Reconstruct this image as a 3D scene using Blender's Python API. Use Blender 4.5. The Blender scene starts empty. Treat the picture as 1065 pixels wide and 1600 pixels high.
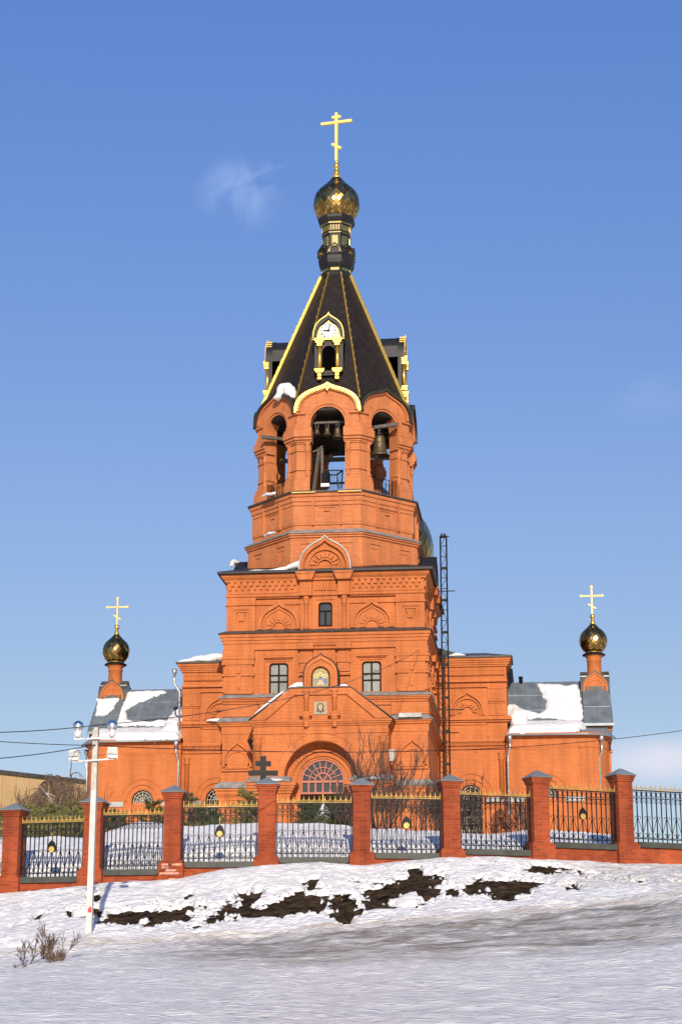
import bpy, bmesh, math, random
import numpy as np
from mathutils import Vector, Matrix, noise
from mathutils.geometry import tessellate_polygon
random.seed(7)
sc=bpy.context.scene; COL=sc.collection
s,c,R=math.sin,math.cos,math.radians; PI=math.pi
# ------------------------------------------------------------------ camera
F=2900.; th=math.atan(800/F); ps=R(6.223)
right=Vector((c(ps),s(ps),0)); fwd=Vector((-s(ps)*c(th),c(ps)*c(th),s(th))); up=Vector((s(ps)*s(th),-c(ps)*s(th),c(th)))
FH=Vector((-s(ps),c(ps),0))
def ray(px,py): return fwd+right*((px-532.5)/F)+up*((800-py)/F)
_r=ray(507.5,985); CAM=Vector((-116*_r.x,-116*_r.y,1.6))
def W(px,py,Y):
    r=ray(px,py); t=(Y-CAM.y)/r.y; return (CAM.x+t*r.x,CAM.z+t*r.z)
def zt(py,Y=0,px=507.5): return W(px,py,Y)[1]
def G(px,py,u):                       # a spot u metres in front of the standing point
    r=ray(px,py); t=u/r.dot(FH); return CAM+r*t
cam=bpy.data.objects.new('camera',bpy.data.cameras.new('camera')); COL.objects.link(cam)
cam.matrix_world=Matrix(((right.x,up.x,-fwd.x,CAM.x),(right.y,up.y,-fwd.y,CAM.y),(right.z,up.z,-fwd.z,CAM.z),(0,0,0,1)))
cam.data.sensor_fit='VERTICAL'; cam.data.sensor_height=36; cam.data.lens=F/1600*36
cam.data.clip_start=.5; cam.data.clip_end=9000
sc.camera=cam
# ------------------------------------------------------------------ materials
def newmat(name):
    m=bpy.data.materials.new(name); m.use_nodes=True
    nt=m.node_tree; return m,nt,nt.nodes['Principled BSDF']
def N(nt,t,**k):
    n=nt.nodes.new(t)
    for a,b in k.items():
        if a.startswith('i_'): n.inputs[a[2:].replace('_',' ')].default_value=b
        else: setattr(n,a,b)
    return n
def setv(b,k,v):
    if k in b.inputs: b.inputs[k].default_value=v
def ramp(nt,fac,stops):
    r=N(nt,'ShaderNodeValToRGB'); e=r.color_ramp.elements
    e[0].position,e[0].color=stops[0][0],(*stops[0][1],1); e[1].position,e[1].color=stops[-1][0],(*stops[-1][1],1)
    for p,col in stops[1:-1]:
        q=e.new(p); q.color=(*col,1)
    nt.links.new(fac,r.inputs[0]); return r.outputs[0]
def simple(name,col,rough=.6,metal=0,var=.15,scale=3,bump=0,bscale=20,spec=.4):
    m,nt,b=newmat(name); L=nt.links
    tc=N(nt,'ShaderNodeNewGeometry'); no=N(nt,'ShaderNodeTexNoise'); no.inputs['Scale'].default_value=scale; no.inputs['Detail'].default_value=5
    L.new(tc.outputs['Position'],no.inputs['Vector'])
    lo=tuple(max(0,x*(1-var)) for x in col); hi=tuple(min(1,x*(1+var)) for x in col)
    L.new(ramp(nt,no.outputs['Fac'],[(.3,lo),(.7,hi)]),b.inputs['Base Color'])
    b.inputs['Roughness'].default_value=rough; b.inputs['Metallic'].default_value=metal; setv(b,'Specular IOR Level',spec)
    if bump:
        n2=N(nt,'ShaderNodeTexNoise'); n2.inputs['Scale'].default_value=bscale; n2.inputs['Detail'].default_value=4
        L.new(tc.outputs['Position'],n2.inputs['Vector'])
        bp=N(nt,'ShaderNodeBump'); bp.inputs['Strength'].default_value=1; bp.inputs['Distance'].default_value=bump
        L.new(n2.outputs['Fac'],bp.inputs['Height']); L.new(bp.outputs[0],b.inputs['Normal'])
    return m
def wallcoord(nt):
    L=nt.links; g=N(nt,'ShaderNodeNewGeometry')
    cr=N(nt,'ShaderNodeVectorMath',operation='CROSS_PRODUCT'); L.new(g.outputs['True Normal'],cr.inputs[0]); cr.inputs[1].default_value=(0,0,1)
    dt=N(nt,'ShaderNodeVectorMath',operation='DOT_PRODUCT'); L.new(cr.outputs[0],dt.inputs[0]); L.new(g.outputs['Position'],dt.inputs[1])
    sp=N(nt,'ShaderNodeSeparateXYZ'); L.new(g.outputs['Position'],sp.inputs[0])
    cb=N(nt,'ShaderNodeCombineXYZ'); L.new(dt.outputs['Value'],cb.inputs[0]); L.new(sp.outputs['Z'],cb.inputs[1])
    return g,cb.outputs[0],sp
def brick(name,c1,c2,mort,bw,bh,ms,bump,rough=.75,blotch=.18,streak=.25,flake=None):
    m,nt,b=newmat(name); L=nt.links
    g,uv,sp=wallcoord(nt)
    bt=N(nt,'ShaderNodeTexBrick'); L.new(uv,bt.inputs['Vector'])
    bt.inputs['Color1'].default_value=(*c1,1); bt.inputs['Color2'].default_value=(*c2,1); bt.inputs['Mortar'].default_value=(*mort,1)
    bt.inputs['Scale'].default_value=1; bt.inputs['Brick Width'].default_value=bw; bt.inputs['Row Height'].default_value=bh
    bt.inputs['Mortar Size'].default_value=ms; bt.inputs['Mortar Smooth'].default_value=.3; bt.inputs['Bias'].default_value=0
    n1=N(nt,'ShaderNodeTexNoise'); n1.inputs['Scale'].default_value=.55; n1.inputs['Detail'].default_value=7; n1.inputs['Roughness'].default_value=.65
    L.new(g.outputs['Position'],n1.inputs['Vector'])
    # streaks that run down the wall
    mp=N(nt,'ShaderNodeMapping'); mp.inputs['Scale'].default_value=(2.2,2.2,.16); L.new(g.outputs['Position'],mp.inputs[0])
    n2=N(nt,'ShaderNodeTexNoise'); n2.inputs['Scale'].default_value=1; n2.inputs['Detail'].default_value=5; L.new(mp.outputs[0],n2.inputs['Vector'])
    v1=ramp(nt,n1.outputs['Fac'],[(.3,(1-blotch,)*3),(.72,(1+blotch*.5,)*3)])
    v2=ramp(nt,n2.outputs['Fac'],[(.3,(1-streak,1-streak*1.1,1-streak*1.1)),(.6,(1,1,1))])
    a=N(nt,'ShaderNodeMix',data_type='RGBA',blend_type='MULTIPLY'); a.inputs['Factor'].default_value=1
    L.new(bt.outputs['Color'],a.inputs['A']); L.new(v1,a.inputs['B'])
    a2=N(nt,'ShaderNodeMix',data_type='RGBA',blend_type='MULTIPLY'); a2.inputs['Factor'].default_value=1
    L.new(a.outputs['Result'],a2.inputs['A']); L.new(v2,a2.inputs['B'])
    out=a2.outputs['Result']
    if flake:
        n3=N(nt,'ShaderNodeTexNoise'); n3.inputs['Scale'].default_value=flake[0]; n3.inputs['Detail'].default_value=8; n3.inputs['Roughness'].default_value=.7
        L.new(g.outputs['Position'],n3.inputs['Vector'])
        fm=ramp(nt,n3.outputs['Fac'],[(flake[1],(0,0,0)),(flake[1]+.03,(1,1,1))])
        a3=N(nt,'ShaderNodeMix',data_type='RGBA'); L.new(fm,a3.inputs['Factor']); L.new(out,a3.inputs['A']); a3.inputs['B'].default_value=(*flake[2],1)
        out=a3.outputs['Result']
    L.new(out,b.inputs['Base Color']); b.inputs['Roughness'].default_value=rough; setv(b,'Specular IOR Level',.25)
    n4=N(nt,'ShaderNodeTexNoise'); n4.inputs['Scale'].default_value=14; n4.inputs['Detail'].default_value=3; L.new(g.outputs['Position'],n4.inputs['Vector'])
    b1=N(nt,'ShaderNodeBump'); b1.invert=True; b1.inputs['Distance'].default_value=bump; L.new(bt.outputs['Fac'],b1.inputs['Height'])
    b2=N(nt,'ShaderNodeBump'); b2.inputs['Distance'].default_value=bump*1.2; b2.inputs['Strength'].default_value=.6; L.new(n4.outputs['Fac'],b2.inputs['Height'])
    L.new(b1.outputs[0],b2.inputs['Normal']); L.new(b2.outputs[0],b.inputs['Normal'])
    return m
M={}
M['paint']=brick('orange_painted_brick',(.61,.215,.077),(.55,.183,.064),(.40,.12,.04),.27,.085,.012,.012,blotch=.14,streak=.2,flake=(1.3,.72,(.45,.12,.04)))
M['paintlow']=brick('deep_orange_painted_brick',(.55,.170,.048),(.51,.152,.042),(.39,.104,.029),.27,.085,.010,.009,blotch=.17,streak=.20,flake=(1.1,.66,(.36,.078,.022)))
M['fbrick']=brick('red_fence_brick',(.38,.064,.015),(.26,.037,.010),(.28,.095,.045),.27,.085,.012,.008,rough=.85,blotch=.34,streak=.32,flake=(3.2,.69,(.17,.06,.04)))
M['stone']=simple('dark_slate_sill',(.045,.046,.036),.6,0,.3,2.5,.004)
M['zinc']=simple('grey_painted_zinc',(.22,.24,.25),.45,.35,.2,1.2,.004,6)
M['flash']=simple('weathered_zinc_flashing',(.27,.26,.24),.55,.3,.3,2.5,.006,8)
M['dflash']=simple('sooty_flashing',(.07,.062,.055),.6,.2,.35,3)
M['black']=simple('black_sheet_roof',(.014,.013,.013),.5,.0,.3,2,spec=.3)
M['intshade']=simple('painted_interior_shade',(.002,.002,.002),1,0,.1,spec=0)  # near-black colour standing in for the shade inside the dormers
M['blackp']=simple('black_painted_iron',(.007,.007,.008),.55,0,.3,4,spec=.2)
M['dgreen']=simple('dark_bronze_trim',(.035,.032,.018),.5,.2,.3,4)
M['gold']=simple('polished_gold',(.80,.47,.09),.32,.9,.20,5,.003,9)
M['goldp']=simple('gold_paint',(.50,.30,.07),.5,.3,.3,6)
M['ngold']=simple('gilded_sheet',(.92,.60,.13),.34,.75,.10,5)
M['wood']=simple('grey_timber',(.10,.085,.07),.8,0,.3,3)
M['win']=simple('brown_window_frame',(.018,.007,.004),.8,0,.2,spec=.08)
M['pink']=simple('dusty_pink_frame',(.33,.095,.055),.5,0,.1)
M['white']=simple('white_painted_metal',(.58,.56,.53),.5,0,.12,6)
M['conc']=simple('concrete_post',(.40,.37,.32),.85,0,.2,7,.006,30)
M['whitew']=simple('whitewashed_concrete',(.50,.475,.44),.8,0,.12,5,.006,25)
M['chrome']=simple('chrome_reflector',(.80,.80,.80),.22,1,.03)
M['pipe']=simple('galvanised_pipe',(.46,.46,.45),.35,.8,.2,6)
M['inlay']=simple('mirror_gilt_inlay',(.88,.60,.18),.16,1,.08,5)
M['crossm']=simple('main_cross_gold',(.88,.60,.16),.4,.45,.08,5)
M['grille']=simple('cream_window_grille',(.50,.45,.33),.6,0,.1)
M['crossg']=simple('gold_leaf_cross',(.72,.47,.12),.5,.25,.1,5)
M['bell']=simple('bronze_bell',(.11,.08,.042),.5,.6,.3,6)
M['tan']=simple('tan_facade_panel',(.42,.285,.14),.8,0,.16,.35)
M['red']=simple('red_sticker',(.55,.03,.03),.5)
M['cable']=simple('cable_rubber',(.012,.012,.014),.6)
M['bark']=simple('brown_bark',(.105,.066,.045),.85,0,.35,8)
M['twig']=simple('dark_twigs',(.085,.055,.043),.85,0,.35,8)
M['birch']=simple('pale_birch_bark',(.55,.48,.40),.8,0,.35,12)
M['dbark']=simple('dry_brown_bark',(.12,.075,.045),.85,0,.35,12)
M['needle']=simple('pine_needles',(.17,.165,.05),.6,0,.45,5)
M['dneedle']=simple('dark_pine_needles',(.07,.085,.028),.6,0,.45,5)
M['thuja']=simple('rusty_dry_thuja',(.25,.085,.03),.8,0,.4,7)
def glassmat(name,col,rough=.08):
    m,nt,b=newmat(name); L=nt.links
    g=N(nt,'ShaderNodeNewGeometry'); no=N(nt,'ShaderNodeTexNoise'); no.inputs['Scale'].default_value=2.2; L.new(g.outputs['Position'],no.inputs['Vector'])
    L.new(ramp(nt,no.outputs['Fac'],[(.35,tuple(x*.7 for x in col)),(.65,col)]),b.inputs['Base Color'])
    b.inputs['Roughness'].default_value=rough; setv(b,'Specular IOR Level',.5); setv(b,'Coat Weight',.5); setv(b,'Coat Roughness',.03)
    return m
M['glass']=glassmat('dark_window_glass',(.025,.028,.028),.14)
M['curtain']=glassmat('curtained_glass',(.22,.225,.185),.22)
# spire scales
def spiremat():
    m,nt,b=newmat('black_diamond_slates'); L=nt.links
    g,uv,sp=wallcoord(nt)
    mp=N(nt,'ShaderNodeMapping'); mp.inputs['Rotation'].default_value=(0,0,R(45)); mp.inputs['Scale'].default_value=(2.1,2.1,1); L.new(uv,mp.inputs[0])
    bt=N(nt,'ShaderNodeTexBrick'); bt.offset=0; L.new(mp.outputs[0],bt.inputs['Vector']); bt.inputs['Scale'].default_value=1
    bt.inputs['Brick Width'].default_value=1; bt.inputs['Row Height'].default_value=1; bt.inputs['Mortar Size'].default_value=.05
    bt.inputs['Color1'].default_value=(.015,.011,.0095,1); bt.inputs['Color2'].default_value=(.021,.015,.012,1); bt.inputs['Mortar'].default_value=(.012,.011,.011,1)
    L.new(bt.outputs['Color'],b.inputs['Base Color']); b.inputs['Roughness'].default_value=.55; b.inputs['Metallic'].default_value=0; setv(b,'Specular IOR Level',.15)
    bp=N(nt,'ShaderNodeBump'); bp.invert=True; bp.inputs['Distance'].default_value=.03; L.new(bt.outputs['Fac'],bp.inputs['Height']); L.new(bp.outputs[0],b.inputs['Normal'])
    return m
M['slate']=spiremat()
def scalemat():
    m,nt,b=newmat('gilded_scales'); L=nt.links
    g=N(nt,'ShaderNodeNewGeometry'); 
    L.new(ramp(nt,g.outputs['Random Per Island'],[(0,(.24,.13,.035)),(.5,(.42,.25,.07)),(1,(.66,.43,.16))]),b.inputs['Base Color'])
    b.inputs['Metallic'].default_value=1; b.inputs['Roughness'].default_value=.2
    return m
M['scale']=scalemat()
M['under']=simple('dark_dome_base',(.05,.033,.015),.5,.6)
def zincroof():
    m,nt,b=newmat('standing_seam_roof'); L=nt.links
    g=N(nt,'ShaderNodeNewGeometry'); sp=N(nt,'ShaderNodeSeparateXYZ'); L.new(g.outputs['Position'],sp.inputs[0])
    no=N(nt,'ShaderNodeTexNoise'); no.inputs['Scale'].default_value=1.3; no.inputs['Detail'].default_value=6; L.new(g.outputs['Position'],no.inputs['Vector'])
    L.new(ramp(nt,no.outputs['Fac'],[(.3,(.13,.155,.17)),(.7,(.22,.245,.255))]),b.inputs['Base Color'])
    b.inputs['Roughness'].default_value=.45; b.inputs['Metallic'].default_value=.4
    return m
M['zroof']=zincroof()
def snowmat(name,ground=False):
    m,nt,b=newmat(name); L=nt.links
    g=N(nt,'ShaderNodeNewGeometry')
    n1=N(nt,'ShaderNodeTexNoise'); n1.inputs['Scale'].default_value=1.6 if ground else 1.2; n1.inputs['Detail'].default_value=9; n1.inputs['Roughness'].default_value=.62; L.new(g.outputs['Position'],n1.inputs['Vector'])
    base=ramp(nt,n1.outputs['Fac'],[(.3,(.71,.69,.67)),(.62,(.87,.84,.80))] if ground else [(.3,(.60,.585,.57)),(.7,(.70,.685,.67))])
    if ground:
        at=N(nt,'ShaderNodeAttribute'); at.attribute_name='dirt'
        mp=N(nt,'ShaderNodeMapping'); mp.inputs['Scale'].default_value=(.5,1.3,1); L.new(g.outputs['Position'],mp.inputs[0])
        n2=N(nt,'ShaderNodeTexNoise'); n2.inputs['Scale'].default_value=1.5; n2.inputs['Detail'].default_value=10; n2.inputs['Roughness'].default_value=.68; L.new(mp.outputs[0],n2.inputs['Vector'])
        mx=N(nt,'ShaderNodeMath',operation='MULTIPLY'); L.new(at.outputs['Fac'],mx.inputs[0])
        rr=N(nt,'ShaderNodeMapRange'); rr.inputs['From Min'].default_value=.28; rr.inputs['From Max'].default_value=.60; rr.inputs['To Min'].default_value=0; rr.inputs['To Max'].default_value=1; L.new(n2.outputs['Fac'],rr.inputs['Value'])
        L.new(rr.outputs[0],mx.inputs[1])
        a=N(nt,'ShaderNodeMix',data_type='RGBA'); L.new(mx.outputs[0],a.inputs['Factor']); L.new(base,a.inputs['A']); a.inputs['B'].default_value=(.21,.175,.13,1)
        at2=N(nt,'ShaderNodeAttribute'); at2.attribute_name='tan'
        mt=N(nt,'ShaderNodeMath',operation='MULTIPLY'); L.new(at2.outputs['Fac'],mt.inputs[0]); L.new(rr.outputs[0],mt.inputs[1])
        a2=N(nt,'ShaderNodeMix',data_type='RGBA'); L.new(mt.outputs[0],a2.inputs['Factor']); L.new(a.outputs['Result'],a2.inputs['A']); a2.inputs['B'].default_value=(.50,.38,.24,1)
        base=a2.outputs['Result']
    L.new(base,b.inputs['Base Color']); b.inputs['Roughness'].default_value=.7 if not ground else .42; setv(b,'Specular IOR Level',.35)
    n3=N(nt,'ShaderNodeTexNoise'); n3.inputs['Scale'].default_value=11 if ground else 3; n3.inputs['Detail'].default_value=8; n3.inputs['Roughness'].default_value=.6
    mp3=N(nt,'ShaderNodeMapping'); mp3.inputs['Scale'].default_value=(.55,1.25,1.25); L.new(g.outputs['Position'],mp3.inputs[0]); L.new(mp3.outputs[0],n3.inputs['Vector'])
    bp=N(nt,'ShaderNodeBump'); bp.inputs['Distance'].default_value=.075 if ground else .06; bp.inputs['Strength'].default_value=.9; L.new(n3.outputs['Fac'],bp.inputs['Height'])
    n5=N(nt,'ShaderNodeTexVoronoi'); n5.inputs['Scale'].default_value=9 if ground else 5; L.new(mp3.outputs[0],n5.inputs['Vector'])
    bq=N(nt,'ShaderNodeBump'); bq.inputs['Distance'].default_value=.035; bq.inputs['Strength'].default_value=.8; L.new(n5.outputs['Distance'],bq.inputs['Height']); L.new(bp.outputs[0],bq.inputs['Normal']); L.new(bq.outputs[0],b.inputs['Normal'])
    return m
M['snow']=snowmat('roof_snow_material'); M['gsnow']=snowmat('ground_snow_material',True)
M['soil']=simple('dark_wet_soil',(.042,.027,.015),.95,0,.85,3.5,.12,9,spec=.05)
# ------------------------------------------------------------------ mesh builder
class MB:
    def __init__(self): self.v=[];self.f=[];self.M=None;self.smooth=[]
    def add(self,vs,fs,sm=False):
        n=len(self.v)
        if self.M is not None: vs=[self.M@Vector(p) for p in vs]
        self.v+= [tuple(p) for p in vs]; self.f+=[tuple(i+n for i in f) for f in fs]; self.smooth+=[sm]*len(fs)
    def box(self,x0,x1,y0,y1,z0,z1):
        self.add([(x0,y0,z0),(x1,y0,z0),(x1,y1,z0),(x0,y1,z0),(x0,y0,z1),(x1,y0,z1),(x1,y1,z1),(x0,y1,z1)],
                 [(0,3,2,1),(4,5,6,7),(0,1,5,4),(1,2,6,5),(2,3,7,6),(3,0,4,7)])
    def obox(self,p,q,w,h):           # beam from p to q
        p=Vector(p);q=Vector(q);d=(q-p).normalized(); a=d.cross(Vector((0,0,1)))
        if a.length<.01: a=Vector((1,0,0))
        a.normalize(); b=a.cross(d); a*=w/2;b*=h/2
        vs=[p-a-b,p+a-b,p+a+b,p-a+b,q-a-b,q+a-b,q+a+b,q-a+b]
        self.add(vs,[(0,3,2,1),(4,5,6,7),(0,1,5,4),(1,2,6,5),(2,3,7,6),(3,0,4,7)])
    def plate(self,outer,holes,y0,y1):   # 2D (x,z) outline with holes, pushed from y0 (front) to y1
        loops=[outer]+list(holes)
        tris=tessellate_polygon([[Vector((a,b,0)) for a,b in l] for l in loops])
        flat=[p for l in loops for p in l]; n=len(flat)
        vs=[(a,y0,b) for a,b in flat]+[(a,y1,b) for a,b in flat]
        fs=[tuple(t) for t in tris]+[tuple(i+n for i in reversed(t)) for t in tris]
        o=0
        for l in loops:
            k=len(l)
            for i in range(k):
                j=(i+1)%k; fs.append((o+i,o+j,o+j+n,o+i+n))
            o+=k
        self.add(vs,fs)
    def lathe(self,prof,cx=0,cy=0,n=24,ph=0,sm=True,cap=True):   # prof (r,z)
        vs=[];fs=[]
        for r,z in prof:
            for i in range(n):
                a=ph+2*PI*i/n; vs.append((cx+r*c(a),cy+r*s(a),z))
        for j in range(len(prof)-1):
            for i in range(n):
                k=(i+1)%n; fs.append((j*n+i,j*n+k,(j+1)*n+k,(j+1)*n+i))
        if cap: fs.append(tuple(range(n-1,-1,-1))); fs.append(tuple((len(prof)-1)*n+i for i in range(n)))
        self.add(vs,fs,sm)
    def oct(self,prof,cx=0,cy=0): self.lathe([(a/c(PI/8),z) for a,z in prof],cx,cy,8,PI/8,False)
    def sq(self,prof,cx=0,cy=0): self.lathe([(a*math.sqrt(2),z) for a,z in prof],cx,cy,4,PI/4,False)
    def tube(self,pts,rad,n=5,sm=True,cap=True):
        pts=[Vector(p) for p in pts]; rad=rad if isinstance(rad,(list,tuple)) else [rad]*len(pts)
        vs=[];fs=[]
        d=(pts[1]-pts[0]).normalized(); a=d.cross(Vector((.13,.27,1)));a.normalize()
        for i,p in enumerate(pts):
            if i<len(pts)-1: d=(pts[i+1]-pts[max(0,i-1)]).normalized() if i else (pts[1]-pts[0]).normalized()
            else: d=(pts[i]-pts[i-1]).normalized()
            a=(a-d*a.dot(d)).normalized(); b=d.cross(a)
            for k in range(n):
                t=2*PI*k/n; vs.append(p+(a*c(t)+b*s(t))*rad[i])
        for j in range(len(pts)-1):
            for i in range(n):
                k=(i+1)%n; fs.append((j*n+i,j*n+k,(j+1)*n+k,(j+1)*n+i))
        if cap and n>2: fs.append(tuple(range(n-1,-1,-1))); fs.append(tuple((len(pts)-1)*n+i for i in range(n)))
        self.add(vs,fs,sm)
    def build(self,name,mat,parent=None,recalc=True):
        me=bpy.data.meshes.new(name); off=parent_loc(parent)
        me.from_pydata([(v[0]-off[0],v[1]-off[1],v[2]-off[2]) for v in self.v],[],self.f)
        me.polygons.foreach_set('use_smooth',self.smooth)
        if recalc:
            bm=bmesh.new(); bm.from_mesh(me); bmesh.ops.recalc_face_normals(bm,faces=bm.faces); bm.to_mesh(me); bm.free()
        me.materials.append(mat if not isinstance(mat,str) else M[mat])
        o=bpy.data.objects.new(name,me); COL.objects.link(o)
        if parent: o.parent=parent
        return o
def parent_loc(p):
    o=Vector((0,0,0))
    while p is not None: o=o+p.location; p=p.parent
    return o
def tag(o,label,cat,group=None,kind=None):
    if label: o['label']=label
    if cat: o['category']=cat
    if group: o['group']=group
    if kind: o['kind']=kind
    return o
def struct(o): o['kind']='structure'; return o
def thing(name,loc,label,cat,group=None):
    o=bpy.data.objects.new(name,None); o.location=loc; COL.objects.link(o); o.empty_display_size=.3
    return tag(o,label,cat,group)
def rotM(cx,cy,a): return Matrix.Translation((cx,cy,0))@Matrix.Rotation(a,4,'Z')@Matrix.Translation((-cx,-cy,0))
# ------------------------------------------------------------------ 2D outlines
def bez(p,q,r,t_,n):
    out=[]
    for i in range(n):
        t=i/n; a=(1-t)**3;b=3*t*(1-t)**2;d=3*t*t*(1-t);e=t**3
        out.append((a*p[0]+b*q[0]+d*r[0]+e*t_[0],a*p[1]+b*q[1]+d*r[1]+e*t_[1]))
    return out
def ogee(cx,z0,w,h,n=8):     # keel arch from right foot over the apex to the left foot
    half=bez((w,0),(w,.48*h),(.78*w,.66*h),(.42*w,.80*h),n)+bez((.42*w,.80*h),(.22*w,.87*h),(.08*w,.92*h),(0,h),n//2+1)
    return [(cx+x,z0+z) for x,z in half]+[(cx,z0+h)]+[(cx-x,z0+z) for x,z in reversed(half)]
def arc(cx,zc,r,a0=0,a1=PI,n=20): return [(cx+r*c(a0+(a1-a0)*i/n),zc+r*s(a0+(a1-a0)*i/n)) for i in range(n+1)]
def archo(cx,zc,r,zb,n=20): return arc(cx,zc,r,0,PI,n)+[(cx-r,zb),(cx+r,zb)]
def roundtop(cx,z0,z1,w,rc=.22):
    return [(cx+w,z0)]+[(cx+w-rc+rc*c(t),z1-rc+rc*s(t)) for t in [PI/2*i/5 for i in range(6)]]+[(cx-w+rc-rc*s(t),z1-rc+rc*c(t)) for t in [PI/2*i/5 for i in range(6)]]+[(cx-w,z0)]
def rect(x0,x1,z0,z1): return [(x0,z0),(x1,z0),(x1,z1),(x0,z1)]
def band(outer,inner): return outer+list(reversed(inner))     # open strip between two open outlines
def ogband(b,cx,z0,w,h,t,y0,y1): b.plate(band(ogee(cx,z0,w,h),ogee(cx,z0,w-t,h-t*1.15)),[],y0,y1)
def arband(b,cx,zc,r,t,y0,y1,a0=0,a1=PI,n=22): b.plate(band(arc(cx,zc,r,a0,a1,n),arc(cx,zc,r-t,a0,a1,n)),[],y0,y1)
# ================================================================== CHURCH
GZ=11.6
church=thing('church',(0,6.3,GZ),'orange painted brick church with tall bell tower and golden onion domes on the hill','church')
CY=6.3
tw=MB()
tw.sq([(6.52,9),(6.52,14.9),(6.55,15.0),(6.68,15.15),(6.68,15.32),(6.76,15.36),(6.76,15.5),(6.42,15.85),(6.42,16.6),(6.36,16.65),(6.36,18.85),(6.42,18.9),(6.42,19.32),(6.52,19.36),(6.52,19.46),(6.62,19.5),(6.62,19.6),(6.3,19.86),
       (6.3,20.72),(6.38,20.76),(6.38,20.86),(6.46,20.9),(6.5,21.0),(6.56,21.02),(6.56,21.1),(6.1,21.38),(6.1,24.16),(6.38,24.16),(6.38,24.52),(6.44,24.55),(6.44,24.72),(6.52,24.76),(6.52,24.9),(6.6,24.95),(6.6,25.14),(6.0,25.4),
       (6.0,27.55),(6.26,27.55),(6.32,27.6),(6.32,27.74),(6.22,27.76),(6.22,28.5),(6.34,28.54),(6.38,28.66),(6.5,28.76),(6.58,28.86),(6.58,29.0),(5.0,29.3)],0,CY)
def tower_side(b,front):
    """raised brickwork of one face, outward = -y, wall planes at y=CY-a"""
    def y(a): return CY-(a if a<6.2 else 6.2+(a-6.2)*1.45)
    # ---- lower storey, corner piers with keel arches
    for sx in (-1,1):
        x0,x1=sorted((sx*4.15,sx*6.36))
        if front:
            ogband(b,sx*5.38,zt(1197),.9,zt(1156)-zt(1197),.12,y(6.42),y(6.3))
            arband(b,sx*5.38,zt(1190),.74,.1,y(6.45),y(6.3),-.15,PI+.15)
            b.plate(archo(sx*5.38,zt(1190),.64,zt(1200)),[],y(6.40),y(6.3))
            b.box(x0-(.02 if sx<0 else 0),x1+(.02 if sx>0 else 0),y(6.44),y(6.2),zt(1204),zt(1201))
        b.box(x0+.42,x1-.42,CY-6.60,CY-6.3,zt(1249),zt(1246)); b.box(x0+.42,x0+.50,CY-6.60,CY-6.3,GZ,zt(1249)); b.box(x1-.50,x1-.42,CY-6.60,CY-6.3,GZ,zt(1249))
        # band 19.9-20.7: framed panels
        b.plate(rect(x0,x1,19.95,20.70),[],y(6.36),y(6.2))
    b.box(-4.1,4.1,y(6.34),y(6.2),20.55,20.72)
    # ---- middle storey
    za,zb=21.38,24.16
    for sx in (-1,1):
        x0,x1=sorted((sx*4.42,sx*6.38))
        h1,h2,h3=zt(1053),zt(1080),zt(1028)
        x0,x1=sorted((sx*4.42,sx*6.2)); b.box(x0,x1,y(6.24),y(5.9),za,zb); x0,x1=sorted((sx*4.42,sx*6.38))
        for (q0,q1,k) in ((za,h2,.10),(h2,h1-.03,.04),(h1,h3-.3,.09)):
            b.plate([(x0+k,q0),(x1-k,q0),(x1-k-.05,q1),(x0+k+.05,q1)],[],y(6.34),y(6.0))
        for zc in (h1,):
            b.box(x0-.02,x1+.02,y(6.40),y(6.0),zc-.06,zc+.07)
        b.box(x0+.0,x1-.0,y(6.39),y(6.15),h3-.34,h3)
        b.box(x0-.04,x1+.04,y(6.43),y(6.0),h3,h3+.16)
        x0,x1=sorted((sx*4.42,sx*6.42)); b.box(x0-.0,x1+.0,y(6.36),y(6.2),h3+.16,zb); x0,x1=sorted((sx*4.42,sx*6.38))
        xm=(x0+x1)/2
        for q0,q1 in ((h1-.85,h1-.06),(h1+.12,h3-.40)):      # little keyed joints
            b.plate([(xm-.10,q0),(xm+.10,q0),(xm+.17,q1-.06),(xm+.17,q1),(xm-.17,q1),(xm-.17,q1-.06)],[],y(6.39),y(6.2))
        # inner pilasters beside the centre bay
        x0,x1=sorted((sx*.8,sx*1.55))
        b.box(x0,x1,y(6.30),y(5.9),za,zb)
        b.box(x0-.05,x1+.05,y(6.40),y(5.9),zt(1036),zt(1022))
        b.box(x0-.0,x1+.0,y(6.36),y(5.9),zt(1050),zt(1036))
        b.box(x0-.04,x1+.04,y(6.42),y(5.9),zt(1056),zt(1052))
        b.box(x0-.1,x1+.1,y(6.5),y(6.2),24.1,24.5)
        # window surround
        cx=sx*2.9; wz0,wz1=zt(1085),zt(1034)
        b.plate(rect(min(sx*1.5,sx*4.5),max(sx*1.5,sx*4.5),za,zb),[rect(cx-1.06,cx+1.06,za+.02,zt(1024))],y(6.22),y(6.0))
        b.plate(rect(cx-1.06,cx+1.06,za,zt(1024)),[rect(cx-.9,cx+.9,za+.02,zt(1024)-.16)],y(6.27),y(6.0))
        b.plate(rect(cx-.9,cx+.9,za,zt(1024)-.16),[roundtop(cx,wz0,wz1,.60)],y(6.19),y(6.0))
        b.box(cx-.95,cx+.95,y(6.34),y(6.1),zt(1024)-.10,zt(1024))
        b.box(cx-.72,cx+.72,y(6.24),y(6.1),zt(1031)-.02,zt(1031)+.06)
        b.box(min(sx*1.55,sx*4.42),max(sx*1.55,sx*4.42),y(6.30),y(6.1),zt(1012)-.04,zt(1012)+.05)
    # centre bay little brackets
    b.plate(rect(-.8,.8,za,zb),[],y(6.18),y(6.0))
    for i in range(13): x=-.78+i*.13; b.box(x-.035,x+.035,y(6.44),y(6.2),zt(1009),zt(1000))
    # ---- upper storey
    za,zb=25.4,27.55
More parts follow.
